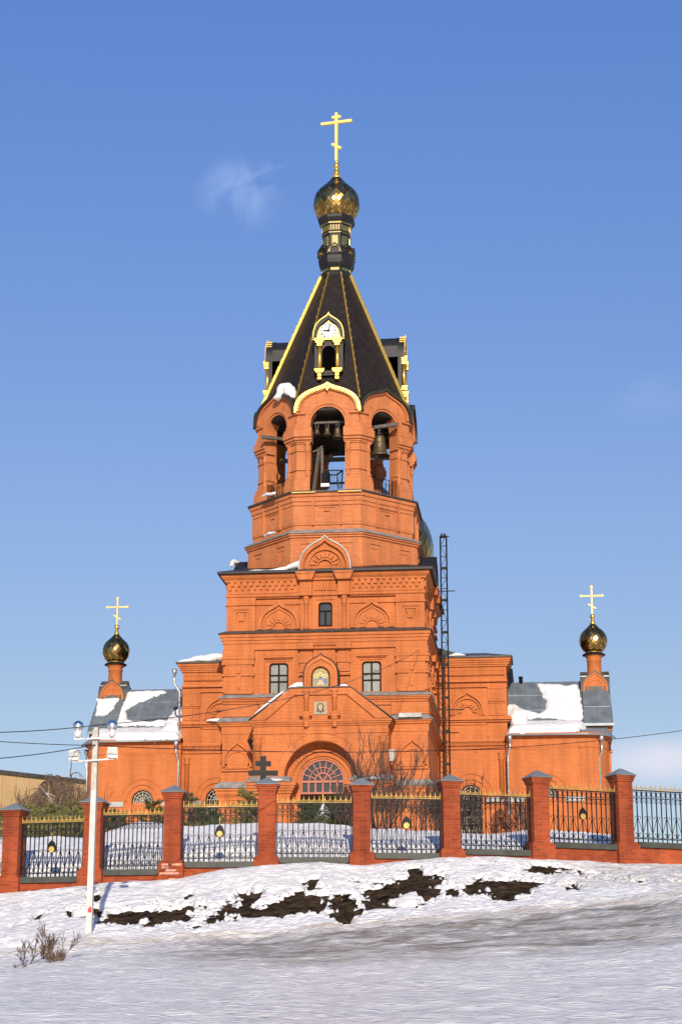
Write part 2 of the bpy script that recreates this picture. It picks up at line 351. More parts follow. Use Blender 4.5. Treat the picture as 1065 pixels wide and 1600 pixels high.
    for sx in (-1,1):
        x0,x1=sorted((sx*4.42,sx*6.24))
        cx=(x0+x1)/2+sx*.0
        zc0,zc1=zt(972),zt(949)
        b.plate(rect(x0,x1,za,zb),[rect(cx-.5,cx+.5,zc0,zc1)],y(6.22),y(5.9))
        b.plate(rect(cx-.5,cx+.5,zc0,zc1),[rect(cx-.34,cx+.34,zc0+.14,zc1-.16)],y(6.14),y(5.9))
        b.plate([(cx-.16,zc0+.22),(cx+.16,zc0+.22),(cx+.16,zc1-.42),(cx+.26,zc1-.3),(cx+.26,zc1-.2),(cx-.26,zc1-.2),(cx-.26,zc1-.3),(cx-.16,zc1-.42)],[],y(6.1),y(5.9))
        b.box(x0-.03,x1+.02,y(6.29),y(6.1),zt(943),zt(940))
        # bay with keel arch
        cx=sx*2.93; zk0,zk1=zt(981),zt(937)
        b.plate(rect(min(sx*1.55,sx*4.42),max(sx*1.55,sx*4.42),zt(932),zb),[],y(6.18),y(5.9))
        b.plate(rect(min(sx*1.55,sx*4.42),max(sx*1.55,sx*4.42),zt(942),zt(935)),[],y(6.1),y(5.9))
        b.plate(ogee(cx,zk0,1.33,zk1-zk0),[],y(6.09),y(5.9))
        ogband(b,cx,zk0,1.33,zk1-zk0,.2,y(6.24),y(5.9))
        ogband(b,cx,zk0,1.06,(zk1-zk0)*.80,.10,y(6.17),y(5.9))
        for i in range(9):                                   # brick fan of the blind arch
            a=R(4+i*21.5); r0,r1=.52,.84 if i%2 else .74
            d=R(8.2)
            b.plate([(cx+r0*c(a-d),zk0+.08+r0*s(a-d)),(cx+r1*c(a-d),zk0+.08+r1*s(a-d)),(cx+r1*c(a+d),zk0+.08+r1*s(a+d)),(cx+r0*c(a+d),zk0+.08+r0*s(a+d))],[],y(6.16),y(6.0))
        arband(b,cx,zk0+.05,.50,.10,y(6.2),y(6.0))
        # columns of the centre bay
        b.box(min(sx*.80,sx*1.55),max(sx*.80,sx*1.55),y(6.14),y(5.9),za,zb)
        b.lathe([(.17,za),(.17,za+.25),(.13,za+.27),(.13,27.0),(.18,27.05),(.18,27.15),(.15,27.2),(.22,27.4),(.24,27.55)],sx*1.2,y(6.2),12)
        b.box(min(sx*.82,sx*1.58),max(sx*.82,sx*1.58),y(6.42),y(6.1),27.55,28.5)
        b.plate([(sx*1.2-.42,28.5),(sx*1.2+.42,28.5),(sx*1.2+.62,28.95),(sx*1.2-.62,28.95)],[],y(6.62),y(6.2))
        b.box(sx*1.2-.62,sx*1.2+.62,y(6.66),y(6.2),28.9,29.02)
        # zigzag frieze
        x0,x1=sorted((sx*1.75,sx*6.1)); n=11
        for i in range(n):
            q=x0+(x1-x0)*(i+.5)/n; w=(x1-x0)/n/2
            b.box(q-w*.62,q+w*.62,y(6.30),y(6.1),zt(913),zt(906)); b.box(q-w*1.05,q-w*.30,y(6.29),y(6.1),zt(919),zt(912.5))
        b.box(x0,x1,y(6.31),y(6.1),zt(906),zt(904)); b.box(x0,x1,y(6.25),y(6.1),zt(925),zt(922))
    b.plate(rect(-.8,.8,za,zb),[roundtop(0,zt(978),zt(940),.44)],y(6.12),y(5.9))
    b.plate(rect(-.8,.8,za,zb),[rect(-.62,.62,za+.01,zt(936))],y(6.17),y(6.0))
    for i in range(7): x=-.6+i*.2; b.box(x-.06,x+.06,y(6.30),y(6.1),zt(922),zt(908))
    b.box(-.72,.72,y(6.33),y(6.1),zt(906),zt(903))
    # keel gable on the cornice
    k0,k1=29.0,zt(838,-.2)
    b.plate(ogee(0,k0,1.6,k1-k0),[],y(6.25),y(5.2))
    ogband(b,0,k0,1.6,k1-k0,.22,y(6.42),y(6.1))
    arband(b,0,k0+.45,1.16,.13,y(6.36),y(6.1),-.35,PI+.35)
    for i in range(10):
        a=R(-6+i*21.3); r0,r1=.58,.84 if i%2 else .95; d=R(8)
        b.plate([(r0*c(a-d),k0+.42+r0*s(a-d)),(r1*c(a-d),k0+.42+r1*s(a-d)),(r1*c(a+d),k0+.42+r1*s(a+d)),(r0*c(a+d),k0+.42+r0*s(a+d))],[],y(6.35),y(6.1))
    arband(b,0,k0+.38,.56,.1,y(6.37),y(6.1),-.3,PI+.3)
for k in range(4):
    tw.M=rotM(0,CY,k*PI/2); tower_side(tw,k==0)
tw.M=None
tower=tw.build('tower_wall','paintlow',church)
# flashings of the ledges (each ring a part)
def sqring(name,prof,mat,parent=church):
    b=MB(); b.sq(prof,0,CY); return b.build(name,mat,parent)
sqring('ledge_flashing',[(6.82,15.5),(6.84,15.53),(6.45,15.93),(6.4,15.9)],'flash')
sqring('ledge_flashing',[(6.7,19.6),(6.72,19.63),(6.34,19.95),(6.3,19.9)],'flash')
sqring('ledge_flashing',[(6.64,21.1),(6.66,21.14),(6.16,21.44),(6.1,21.4)],'flash')
sqring('ledge_flashing',[(6.68,25.14),(6.72,25.18),(6.05,25.50),(6.0,25.4)],'dflash')
b=MB(); b.sq([(6.78,28.98),(6.80,29.0),(6.80,29.14),(5.0,29.75),(4.9,29.5)],0,CY)
rf=b.build('tower_roof','black',church)
# barrel roofs behind the keel gables
for k in range(4):
    b=MB(); b.M=rotM(0,CY,k*PI/2); k0,k1=29.0,zt(838,-.2)
    og=ogee(0,k0,1.68,k1-k0+.1); og2=ogee(0,k0,1.60,k1-k0)
    ov=.28 if k else .18
    b.plate(band(og,og2),[],CY-6.42-ov,CY-5.2); b.build('gable_roof','black' if k else 'flash',church)
# ---------------- octagon stages
oc=MB()
zB=zt(832,.5); zA=zt(768,.7)
oc.oct([(5.45,29.0),(5.45,zB-.42),(5.54,zB-.40),(5.54,zB-.28),(5.64,zB-.25),(5.64,zB-.14),(5.74,zB-.11),(5.74,zB),(5.2,zB+.3),
        (5.25,zB+.3),(5.25,zB+.62),(5.32,zB+.66),(5.32,zB+.78),(5.24,zB+.8),(5.24,zA-.85),(5.32,zA-.8),(5.32,zA-.6),(5.40,zA-.55),(5.40,zA-.3),(5.5,zA-.25),(5.5,zA-.02),(4.9,zA+.1)],0,CY)
T8=math.tan(PI/8)
for k in range(8):
    oc.M=rotM(0,CY,k*PI/4)
    y=lambda a:CY-a
    # lower stage: two square niches on each face
    z0,z1=zt(886,.9),zB-.43; n0,n1=zt(874,.8),zt(849,.8)
    holes=[rect(q-.42,q+.42,n0,n1) for q in (-1.25,1.25)]
    oc.plate(rect(-2.3,2.3,29.0,z1),holes,y(5.58),y(5.3))
    for q in (-1.25,1.25):
        oc.plate(rect(q-.42,q+.42,n0,n1),[rect(q-.25,q+.25,n0+.1,n1-.26)],y(5.50),y(5.3))
    oc.box(-2.33,2.33,y(5.6),y(5.3),z0+.0,z0+.12)
    # middle stage
    z0,z1=zB+.78,zA-.86
    oc.plate(rect(-2.2,2.2,z0,z1),[rect(-.95,.95,z0+.02,z1-.02)],y(5.34),y(5.1))
    oc.plate(rect(-.95,.95,z0,z1),[rect(-.52,.52,z0+.45,z1-.12)],y(5.29),y(5.1))
    oc.plate([(0,z0+.75),(.2,z0+.95),(.2,z1-.35),(-.2,z1-.35),(-.2,z0+.95)],[],y(5.32),y(5.1))
    oc.box(-.95,-.85,y(5.45),y(5.2),z0-.16,zA-.3); oc.box(.85,.95,y(5.45),y(5.2),z0-.16,zA-.3)
oc.M=None
oc.build('octagon_wall','paint',church)
b=MB(); b.oct([(5.82,zB),(5.84,zB+.04),(5.3,zB+.36),(5.2,zB+.3)],0,CY); b.build('ledge_flashing','flash',church)
b=MB(); b.oct([(5.6,zA-.02),(5.64,zA),(5.64,zA+.08),(4.7,zA+.36),(4.6,zA+.1)],0,CY); b.build('belfry_floor','dflash',church)
for k in (0,1,7,2,6):      # gilded drip edge
    if k: continue
    for x0,x1 in ((-2.25,-.7),(.75,2.25)): b=MB(); b.box(x0,x1,CY-5.68,CY-5.6,zA-.06,zA+.0); b.build('drip_edge','goldp',church)
# ---------------- belfry
bf=MB(); AB=4.95; z0b=zA+.2; zc=zt(661,1.3); zcap0=zt(690,1.3); ztop=zt(634,1.3); ar=1.13
kz0,kz1=zt(641,1.05),zt(597,1.0)
def fstrip(b,x0,z0,z1,ain,aout,sx):
    pts=[(x0,ain),(x0,aout),(aout*T8,aout),(ain*T8,ain)]
    vs=[(sx*x,CY-a,z) for z in (z0,z1) for x,a in pts]
    b.add(vs,[(0,1,2,3),(4,7,6,5),(0,4,5,1),(1,5,6,2),(2,6,7,3),(3,7,4,0)])
for k in range(8):
    bf.M=rotM(0,CY,k*PI/4)
    y=lambda a:CY-a
    hw=AB*T8
    # wall with arched opening, down to the floor
    outer=[(-hw,z0b),(-ar,z0b),(-ar,zc)]+list(reversed(arc(0,zc,ar,0,PI,20)))[1:]+[(ar,z0b),(hw,z0b),(hw,kz0+.4),(-hw,kz0+.4)]
    bf.plate(outer,[],y(AB),y(AB-.75))
    # upper gable wall
    og=ogee(0,kz0,2.02,kz1-kz0-.1)
    bf.plate([(ar,zcap0+1.15),(2.05,zcap0+1.15)]+og+[(-2.05,zcap0+1.15),(-ar,zcap0+1.15)]+list(reversed(arc(0,zc,ar-.01,0,PI,20))),[],y(AB+.12),y(AB-.4))
    arband(bf,0,zc,ar+.30,.16,y(AB+.20),y(AB),-.2,PI+.2)
    ogband(bf,0,kz0,2.02,kz1-kz0-.12,.22,y(AB+.26),y(AB))
    for sx in (-1,1):
        for q0,q1,p in ((z0b,z0b+.55,.32),(z0b+.55,z0b+.8,.26),(z0b+.8,z0b+.95,.2),(z0b+.95,z0b+1.25,.1),(z0b+1.45,z0b+1.55,.08),(zcap0-.62,zcap0-.52,.08),
                        (zcap0-.1,zcap0,.08),(zcap0,zcap0+.12,.16),(zcap0+.12,zcap0+.3,.26),(zcap0+.3,zcap0+.75,.36),(zcap0+.75,zcap0+.95,.26),(zcap0+.95,zcap0+1.2,.18),(kz0-.2,kz0-.08,.28)):
            fstrip(bf,ar-(.09 if zcap0<=q0<zcap0+.95 else 0) if q0<zcap0+1.1 and q0<kz0-.3 else 1.45,q0,q1,AB-.6,AB+p,sx)
        bf.lathe([(.15,z0b+.9),(.15,z0b+1.3),(.11,z0b+1.35),(.11,zcap0-.6),(.16,zcap0-.55),(.16,zcap0-.4),(.12,zcap0-.35),(.19,zcap0-.1)],sx*1.33,y(AB+.02),10)
        bf.box(sx*1.33-.2,sx*1.33+.2,y(AB+.16),y(AB-.2),zcap0-.12,zcap0+.02)
bf.M=None
bf.oct([(4.9,zc+1.25),(4.9,zc+1.3)],0,CY)
belf=bf.build('belfry_wall','paint',church)
b=MB(); b.oct([(4.4,zc+1.15),(4.4,zc+1.22)],0,CY); b.build('belfry_ceiling','wood',church)
# keel trims over the belfry arches
for k in range(8):
    b=MB(); b.M=rotM(0,CY,k*PI/4)
    b.plate(band(ogee(0,kz0-.12,2.2,kz1-kz0+.12),ogee(0,kz0-.12,2.03,kz1-kz0-.08)),[],CY-AB-.42,CY-AB+(.0 if k==0 else .3))
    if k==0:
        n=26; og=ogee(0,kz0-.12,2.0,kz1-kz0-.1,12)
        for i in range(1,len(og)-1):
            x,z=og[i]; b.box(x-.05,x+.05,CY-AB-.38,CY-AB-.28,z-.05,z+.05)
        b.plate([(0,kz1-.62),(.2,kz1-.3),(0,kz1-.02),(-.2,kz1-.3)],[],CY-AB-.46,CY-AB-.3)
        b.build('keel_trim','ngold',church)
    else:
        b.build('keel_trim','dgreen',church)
    b2=MB(); b2.M=rotM(0,CY,k*PI/4)
    b2.plate(band(ogee(0,kz0-.14,2.22,kz1-kz0+.17),ogee(0,kz0-.14,2.05,kz1-kz0+.0)),[],CY-AB-.30+(.0 if k else .32),CY-2.6)
    b2.build('gable_roof','black',church)
b=MB()   # little cross plaque marks on the gilded keel
b.box(-.02,.02,CY-AB-.49,CY-AB-.46,kz1-.46,kz1-.16); b.box(-.09,.09,CY-AB-.49,CY-AB-.46,kz1-.33,kz1-.29); b.build('cross_emblem','blackp',church)
# ---------------- spire
zs0,zs1=40.15,zt(436,CY); as1=.98; slope=(5.02-as1)/(zs1-41.0)
def asp(z): return as1+(zs1-z)*slope
b=MB(); b.oct([(4.85,zs0),(4.98,zs0+.1),(5.02,41.0),(as1,zs1)],0,CY); spire=b.build('spire','slate',church)
for k in range(8):
    b=MB(); a=-PI/2+PI/8+k*PI/4
    pts=[];n=17
    for i in range(n+1):
        z=41.0+(zs1-41.0)*i/n; r=asp(z)/c(PI/8)+.03; pts.append(Vector((r*c(a),CY+r*s(a),z)))
    d=Vector((-s(a),c(a),0))
    for i in range(n):
        p,q=pts[i],pts[i+1]
        side=k in (1,2,5,6)
        b.obox(p,q,.10,.10)
        o=Vector((c(a),s(a),.4))*.05
        b.obox(p+(q-p)*.78+o,q+o*1.2,.13,.11)
        if k in (1,6): b.obox(p+o*1.2,p+(q-p)*.8+o*1.6,.12,.13)
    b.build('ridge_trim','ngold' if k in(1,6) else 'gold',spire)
# dormers
def bulbprof(pts,n=6):   # smooth interpolation (Catmull-Rom) of (r,z)
    out=[]
    for i in range(len(pts)-1):
        p0=pts[max(0,i-1)];p1=pts[i];p2=pts[i+1];p3=pts[min(len(pts)-1,i+2)]
        for j in range(n):
            t=j/n
            out.append(tuple(.5*((2*p1[q])+(-p0[q]+p2[q])*t+(2*p0[q]-5*p1[q]+4*p2[q]-p3[q])*t*t+(-p0[q]+3*p1[q]-3*p2[q]+p3[q])*t**3) for q in (0,1)))
    out.append(pts[-1]); return out
YD=CY-4.65
dz=lambda py:zt(py,YD,514)
for k in range(4):
    b=MB(); b.M=rotM(0,CY,k*PI/2)
    zk0,zk1=dz(531),dz(490)
    wd=.98
    b.plate(archo(0,dz(520)-.1,.95,dz(580)),[archo(0,dz(549),.44,dz(578),8)],YD+.1,YD+.35)      # face round the opening
    b.plate(archo(0,dz(520)-.1,.95,dz(580)),[],YD+1.5,CY-1.9)
    b.box(-.95,-.46,YD+.34,CY-2.3,dz(580),dz(531)); b.box(.46,.95,YD+.34,CY-2.3,dz(580),dz(531)); b.box(-.95,.95,YD+.36,YD+1.5,dz(580)+.02,dz(520)+.3)
    b.plate(band(ogee(0,zk0,wd,zk1-zk0-.12,10),ogee(0,zk0,wd-.2,zk1-zk0-.36,10)),[],YD-.12,YD+.5)
    b.plate(band(ogee(0,zk0,wd-.02,zk1-zk0-.16,10),ogee(0,zk0,wd-.12,zk1-zk0-.3,10)),[],YD+.5,CY-2.0)
    b.box(-.7,.7,YD-.02,YD+.3,dz(583),dz(579)); b.box(-.6,.6,YD+.02,YD+.3,dz(586),dz(583))
    dm=b.build('dormer','black',church)
    b=MB(); b.M=rotM(0,CY,k*PI/2); b.plate(archo(0,dz(549),.46,dz(578),8),[],YD+.27,YD+.30); b.build('opening_shade','intshade',dm)  # solid plate painted near-black as the dormer's inner shade
    b=MB(); b.M=rotM(0,CY,k*PI/2)
    og=ogee(0,zk0+.02,wd+.04,zk1-zk0-.04,16)
    for x,z in og: b.box(x-.03,x+.03,YD-.15,YD-.09,z-.03,z+.03)
    b.lathe([(0,zk1-.02),(.06,zk1+.03),(0,zk1+.12)],0,YD-.1,8,cap=False)
    if k in (1,2,3):
        for i in range(9):                       # scalloped gilt front rows
            z=zk0+ (zk1-zk0-.15)*i/9; w=.80*math.sqrt(max(.05,1-(i/9.5)**2))+.05
            b.box(-w,w,YD-.14+.05*(i%2),YD+.26,z,z+.09)
    else:
        b.plate(ogee(0,zk0,.76,zk1-zk0-.5,10),[],YD-.06,YD+.0)
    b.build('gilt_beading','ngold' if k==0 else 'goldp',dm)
    for sx in (-1,1):
        b=MB(); b.M=rotM(0,CY,k*PI/2); x=sx*.585
        for q0,q1,w in ((dz(534)+.02,dz(531)+.06,.33),(dz(536.5),dz(534)+.02,.26),(dz(541),dz(536.5),.17),(dz(580.5),dz(577),.32),(dz(583),dz(580.5),.24),(dz(588.5),dz(584.5),.12),(dz(593.5),dz(590),.12)):
            b.box(x-w,x+w,YD-.2-w*.2,YD+.2,q0,q1)
        b.lathe([(.13,dz(578)),(.13,dz(541)+.05)],x,YD-.02,12)
        b.build('column','gold',dm)
# clock
ck=MB(); cz=dz(517.5); r=.55
def disc(b,cx,cz,r,y0,y1,n=36): b.plate(arc(cx,cz,r,0,2*PI*(n-1)/n,n-1),[],y0,y1)
disc(ck,0,cz,r,YD-.12,YD-.02); clock=ck.build('clock_face','white',church)
for i in range(12):
    mk=MB(); a=PI/2-i*PI/6; 
    d=Vector((c(a),0,s(a))); t=Vector((-s(a),0,c(a)))
    for o in ({0:(-.05,.0,.05),11:(-.03,.03),1:(0,),2:(-.02,.02),3:(-.04,0,.04),4:(-.04,0.02),5:(0.0,.02),6:(-.03,.03),7:(-.05,0,.04),8:(-.05,-.015,.02,.05),9:(-.03,.03),10:(0,.02)}[i]):
        p=Vector((0,YD-.135,cz))+d*.42+t*o; q=Vector((0,YD-.135,cz))+d*.50+t*o
        mk.obox(p,q,.02,.022)
    p=Vector((0,YD-.128,cz))+d*.46; mk.obox(p-t*.06,p+t*.06,.008,.006)
    mk.build('numeral','blackp',clock)
hd=MB(); a=PI/2-R(15); p=Vector((0,YD-.15,cz))
hd.obox(p-Vector((c(a),0,s(a)))*.1,p+Vector((c(a),0,s(a)))*.45,.02,.055); a=PI/2-R(271)
hd.obox(p-Vector((c(a),0,s(a)))*.12,p+Vector((c(a),0,s(a)))*.34,.02,.08)
hd.build('clock_hands','blackp',clock)
# neck under the main dome
nk=MB(); nz=lambda py:zt(py,CY,526)
nk.oct([(1.0,nz(438)),(1.06,nz(434)),(.98,nz(430)),(.92,nz(426)),(1.0,nz(424)),(1.16,nz(419)),(1.2,nz(413)),(1.2,nz(408)),(1.1,nz(404)),(.96,nz(402)),(.92,nz(392)),(.92,nz(373)),
        (.98,nz(371)),(.98,nz(369)),(.94,nz(367)),(.94,nz(358)),(1.02,nz(356)),(1.16,nz(352)),(1.24,nz(349)),(1.24,nz(345)),(.95,nz(343))],0,CY)
neck=nk.build('neck','black',church)
for k in range(8):
    g=MB(); g.M=rotM(0,CY,k*PI/4)
    g.plate(rect(-.3,.3,nz(430),nz(426)),[],CY-1.0,CY-.9); g.build('gilt_band','inlay',neck); g=MB(); g.M=rotM(0,CY,k*PI/4)
    arband(g,0,nz(401),.43,.1,CY-1.22,CY-.9,-.3,PI+.3)
    g.plate([(-.1,nz(392.4)),(.1,nz(392.4)),(0,nz(390))],[],CY-1.22,CY-.95)
    g.plate(rect(-.2,.2,nz(391),nz(376)),[],CY-.97,CY-.9)
    for x in (-.27,-.09,.09,.27): g.box(x-.045,x+.045,CY-.99,CY-.9,nz(367.5),nz(359.5))
    g.box(-.42,.42,CY-1.0,CY-.93,nz(372),nz(370.4)); g.box(-.42,.42,CY-1.05,CY-.95,nz(357.5),nz(354.8))
    g.build('gilt_inlay','inlay',neck)
g=MB()
for k in range(8):
    g.M=rotM(0,CY,k*PI/4); g.plate(archo(0,nz(401),.33,nz(408)),[],CY-1.10,CY-.9); ogband(g,0,nz(407),.52,nz(389)-nz(407),.09,CY-1.28,CY-.9)
g.M=None; g.build('keel_rim','black',neck)
# onion domes with diamond scales
def onion(parent,cx,cy,prof,nseg,mat='scale',tilt=.06,top_plain=.86):
    pr=bulbprof(prof,10)
    b=MB(); b.lathe([(max(.001,r-.03),z) for r,z in pr],cx,cy,32); dome=b.build('onion_dome','under',parent)
    # rows chosen so that the diamonds stay as tall as wide
    L=[0]
    for i in range(1,len(pr)): L.append(L[-1]+math.hypot(pr[i][0]-pr[i-1][0],pr[i][1]-pr[i-1][1]))
    def at(l):
        l=min(max(l,0),L[-1])
        for i in range(1,len(L)):
            if l<=L[i]:
                t=(l-L[i-1])/max(1e-6,L[i]-L[i-1]); return pr[i-1][0]+(pr[i][0]-pr[i-1][0])*t,pr[i-1][1]+(pr[i][1]-pr[i-1][1])*t
    rows=[0.]; 
    while rows[-1]<L[-1]*top_plain:
        r,z=at(rows[-1]); rows.append(rows[-1]+max(.07,2*PI*max(r,.3)/nseg*.62))
    sb=MB(); rnd=random.Random(3)
    for j in range(len(rows)-2):
        for i in range(nseg):
            def pt(ii,l):
                r,z=at(l); a=2*PI*ii/nseg; return Vector((cx+r*c(a),cy+r*s(a),z))
            o=.5 if j%2 else 0
            P=[pt(i+o,rows[j]),pt(i+o+.5,rows[j+1]),pt(i+o,rows[j+2]),pt(i+o-.5,rows[j+1])]
            ce=sum(P,Vector())/4; nrm=(P[2]-P[0]).cross(P[1]-P[3]).normalized()
            if nrm.dot(ce-Vector((cx,cy,ce.z)))<0: nrm=-nrm
            tv=Vector((rnd.uniform(-1,1),rnd.uniform(-1,1),rnd.uniform(-1,1)))*tilt; n2=(nrm+tv).normalized()
            Q=[]
            for p in P:
                p=ce+(p-ce)*.93+nrm*.012; p=p-n2*((p-ce).dot(n2)-.012); Q.append(p)
            sb.add(Q,[(0,1,2,3)])
    sb.build('gilded_scales',mat,dome,recalc=False)
    return dome
def cross(parent,cx,cy,z0,z1,zbar,hw,zt_,hw2,zs,hs,w,budded=False,mat='ngold',rotz=0):
    b=MB(); b.M=Matrix.Translation((cx,cy,0))@Matrix.Rotation(rotz,4,'Z')
    b.box(-w/2,w/2,-w/2,w/2,z0,z1); b.box(-hw,hw,-w*.45,w*.45,zbar-w/2,zbar+w/2)
    if hw2: b.box(-hw2,hw2,-w*.4,w*.4,zt_-w/2,zt_+w/2)
    b.obox((-hs,0,zs+hs*.6),(hs,0,zs-hs*.6),w*.8,w*.9)
    if budded:
        for x,z,dx,dz_ in ((-hw,zbar,1,0),(hw,zbar,1,0),(0,z1,0,1)):
            q=w*1.15; b.plate([(x-q,z),(x,z-q),(x+q,z),(x,z+q)],[],-w*.6,w*.6)
            b.plate([(x-q*.8,z-q*.4),(x+q*.8,z-q*.4),(x+q*.8,z+q*.4),(x-q*.8,z+q*.4)],[],-w*.5,w*.5)
        b.lathe([(0,zbar-w),(w,zbar),(0,zbar+w)],0,-w*.3,8)
    return b.build('cross',mat,parent)
px2r=lambda half:half/4.096*.0455   # zoomed half-width to metres at the spire
yz=lambda q:zt(160+q/4.096,CY,526)
prof=[(px2r(a),yz(q)) for q,a in ((768,88),(752,108),(728,124),(700,139),(670,145),(635,143),(600,134),(570,112),(545,84),(520,57),(495,38),(475,27),(455,19))]
md=onion(church,0,CY,prof,30,tilt=.11)
b=MB(); b.lathe([(px2r(x),yz(q)) for q,x in ((768,92),(757,96),(748,70))],0,CY,32); b.build('dome_base','gold',md)
b=MB(); b.lathe([(px2r(x),yz(q)) for q,x in ((500,36),(478,27),(458,20))],0,CY,16); b.build('finial','ngold',md)
b=MB(); b.lathe(bulbprof([(px2r(x),yz(q)) for q,x in ((460,21),(440,15),(428,12),(422,16),(412,20),(402,19),(394,12),(388,8),(380,9),(372,7))],3),0,CY,16); b.build('finial','gold',md)
cross(md,0,CY,yz(374),yz(68),yz(129),1.14,yz(95),.33,yz(281),.34,.20,mat='crossm',rotz=R(-9))
# big dome behind the tower
zc3=zt(852,30,600); 
big=[(3.2,zc3-4.2),(4.3,zc3-3.0),(5.0,zc3-1.3),(5.1,zc3+.0),(4.75,zc3+1.3),(4.0,zc3+2.4),(3.0,zc3+3.3),(1.9,zc3+4.1),(1.1,zc3+4.9),(.5,zc3+6.0)]
bd=onion(church,0,30,big,34,tilt=.03,top_plain=.95)
b=MB(); b.lathe([(3.6,22),(3.6,zc3-4.6),(4.0,zc3-4.5),(4.0,zc3-4.2),(3.2,zc3-4.1)],0,30,32); b.build('dome_drum','paint',church)
b=MB(); b.box(-11,11,12.5,42,10,25); b.build('nave_wall','paintlow',church)
b=MB(); b.plate([(-11.4,25),(11.4,25),(3,27.6),(-3,27.6)],[],12.6,42.2); b.build('nave_roof','black',church)
# ---------------- portal
pt=MB(); YP=-2.15; pw=4.1; zcp=zt(1214.5,YP,500); rp=2.2; zpt=zt(1127,YP,500)
def yb(py,Y=YP): return zt(py,Y,500)
outer=[(-pw,GZ-1.5),(-rp+.35,GZ-1.5),(-rp+.35,zcp-.35),(-rp,zcp-.3),(-rp,zcp)]+list(reversed(arc(0,zcp,rp,0,PI,28)))[1:]+[(rp,zcp-.3),(rp-.35,zcp-.35),(rp-.35,GZ-1.5),(pw,GZ-1.5),(pw,zpt-.2),(-pw,zpt-.2)]
pt.plate(outer,[],YP,-.0)
arband(pt,0,zcp,2.75,.08,YP-.05,YP+.1,0.05,PI-.05,30); arband(pt,0,zcp,2.33,.10,YP-.03,YP+.1,0,PI,30)
pt.box(-pw-.03,pw+.03,YP-.06,YP+.3,yb(1146),yb(1142))
for q0,q1,p in ((yb(1134),yb(1131),.08),(yb(1131),yb(1128),.16),(yb(1128),yb(1125),.24)):
    pt.box(-pw-p,pw+p,YP-p,YP+1.9,q0,q1)
# gable field
g0,g1=yb(1124),yb(1077)
pt.plate([(-pw-.1,g0),(pw+.1,g0),(1.8,g1),(-1.8,g1)],[],YP-.02,-.1)
pt.plate(band([(pw+.15,g0),(1.85,g1+.05),(-1.85,g1+.05),(-pw-.15,g0)],[(pw-.75,g0),(1.6,g1-.35),(-1.6,g1-.35),(-pw+.75,g0)]),[],YP-.16,YP+.2)
for sx in (-1,1):
    x=sx*.86
    pt.box(x-.22,x+.22,YP-.24,YP,yb(1117),yb(1119.5)+.3); pt.lathe([(.14,g0+.05),(.14,yb(1092)),(.19,yb(1090)),(.19,yb(1087)),(.13,yb(1086)),(.18,yb(1080))],x,YP-.1,10)
    pt.box(x-.24,x+.24,YP-.26,YP,yb(1081),yb(1077))
    pt.lathe([(.05,yb(1137)),(.16,yb(1136)),(.16,yb(1133)),(.12,yb(1132.5)),(.18,yb(1126)),(.3,yb(1122)),(.34,yb(1118))],x,YP-.12,10)
    pt.box(x-.36,x+.36,YP-.42,YP,yb(1120),yb(1117))
    # corner columns and impost blocks
    x0,x1=sorted((sx*3.35,sx*4.12))
    pt.box(x0,x1,YP-.03,YP+.1,yb(1210),yb(1153))
    pt.lathe([(.27,yb(1208)),(.27,yb(1163)),(.33,yb(1162)),(.33,yb(1160)),(.27,yb(1159)),(.27,yb(1155)),(.36,yb(1152))],sx*3.85,YP+.02,14)
    x0,x1=sorted((sx*1.85,sx*4.2))
    for i,(q0,q1) in enumerate(((1243,1239),(1239,1235),(1235,1231),(1231,1227),(1227,1222))):
        p=.06+.09*i
        pt.box(x0-(p if sx>0 else .0+p*.6),x1+(p if sx<0 else p*.6),YP-p,YP+1.6,yb(q0),yb(q1))
    pt.box(x0+(.3 if sx<0 else .2),x1-(.3 if sx>0 else .2),YP-.1,YP+.1,GZ,yb(1243))
# icon kiosk
k0,k1=yb(1077),yb(1023)
ic=[(1.02,k0)]+[(x,z) for x,z in ogee(0,k0+.75,1.02,k1-k0-.75,10)]+[(-1.02,k0)]
pt.plate(ic,[],YP+.0,YP+.75)
inn=[(.86,k0)]+[(x,z) for x,z in ogee(0,k0+.75,.86,k1-k0-1.0,10)]+[(-.86,k0)]
pt.plate(band(ic,inn),[],YP-.10,YP+.1)
arband(pt,0,k0+.86,.68,.11,YP-.05,YP+.1,0,PI,20); pt.box(.57,.68,YP-.05,YP+.1,k0,k0+.86); pt.box(-.68,-.57,YP-.05,YP+.1,k0,k0+.86)
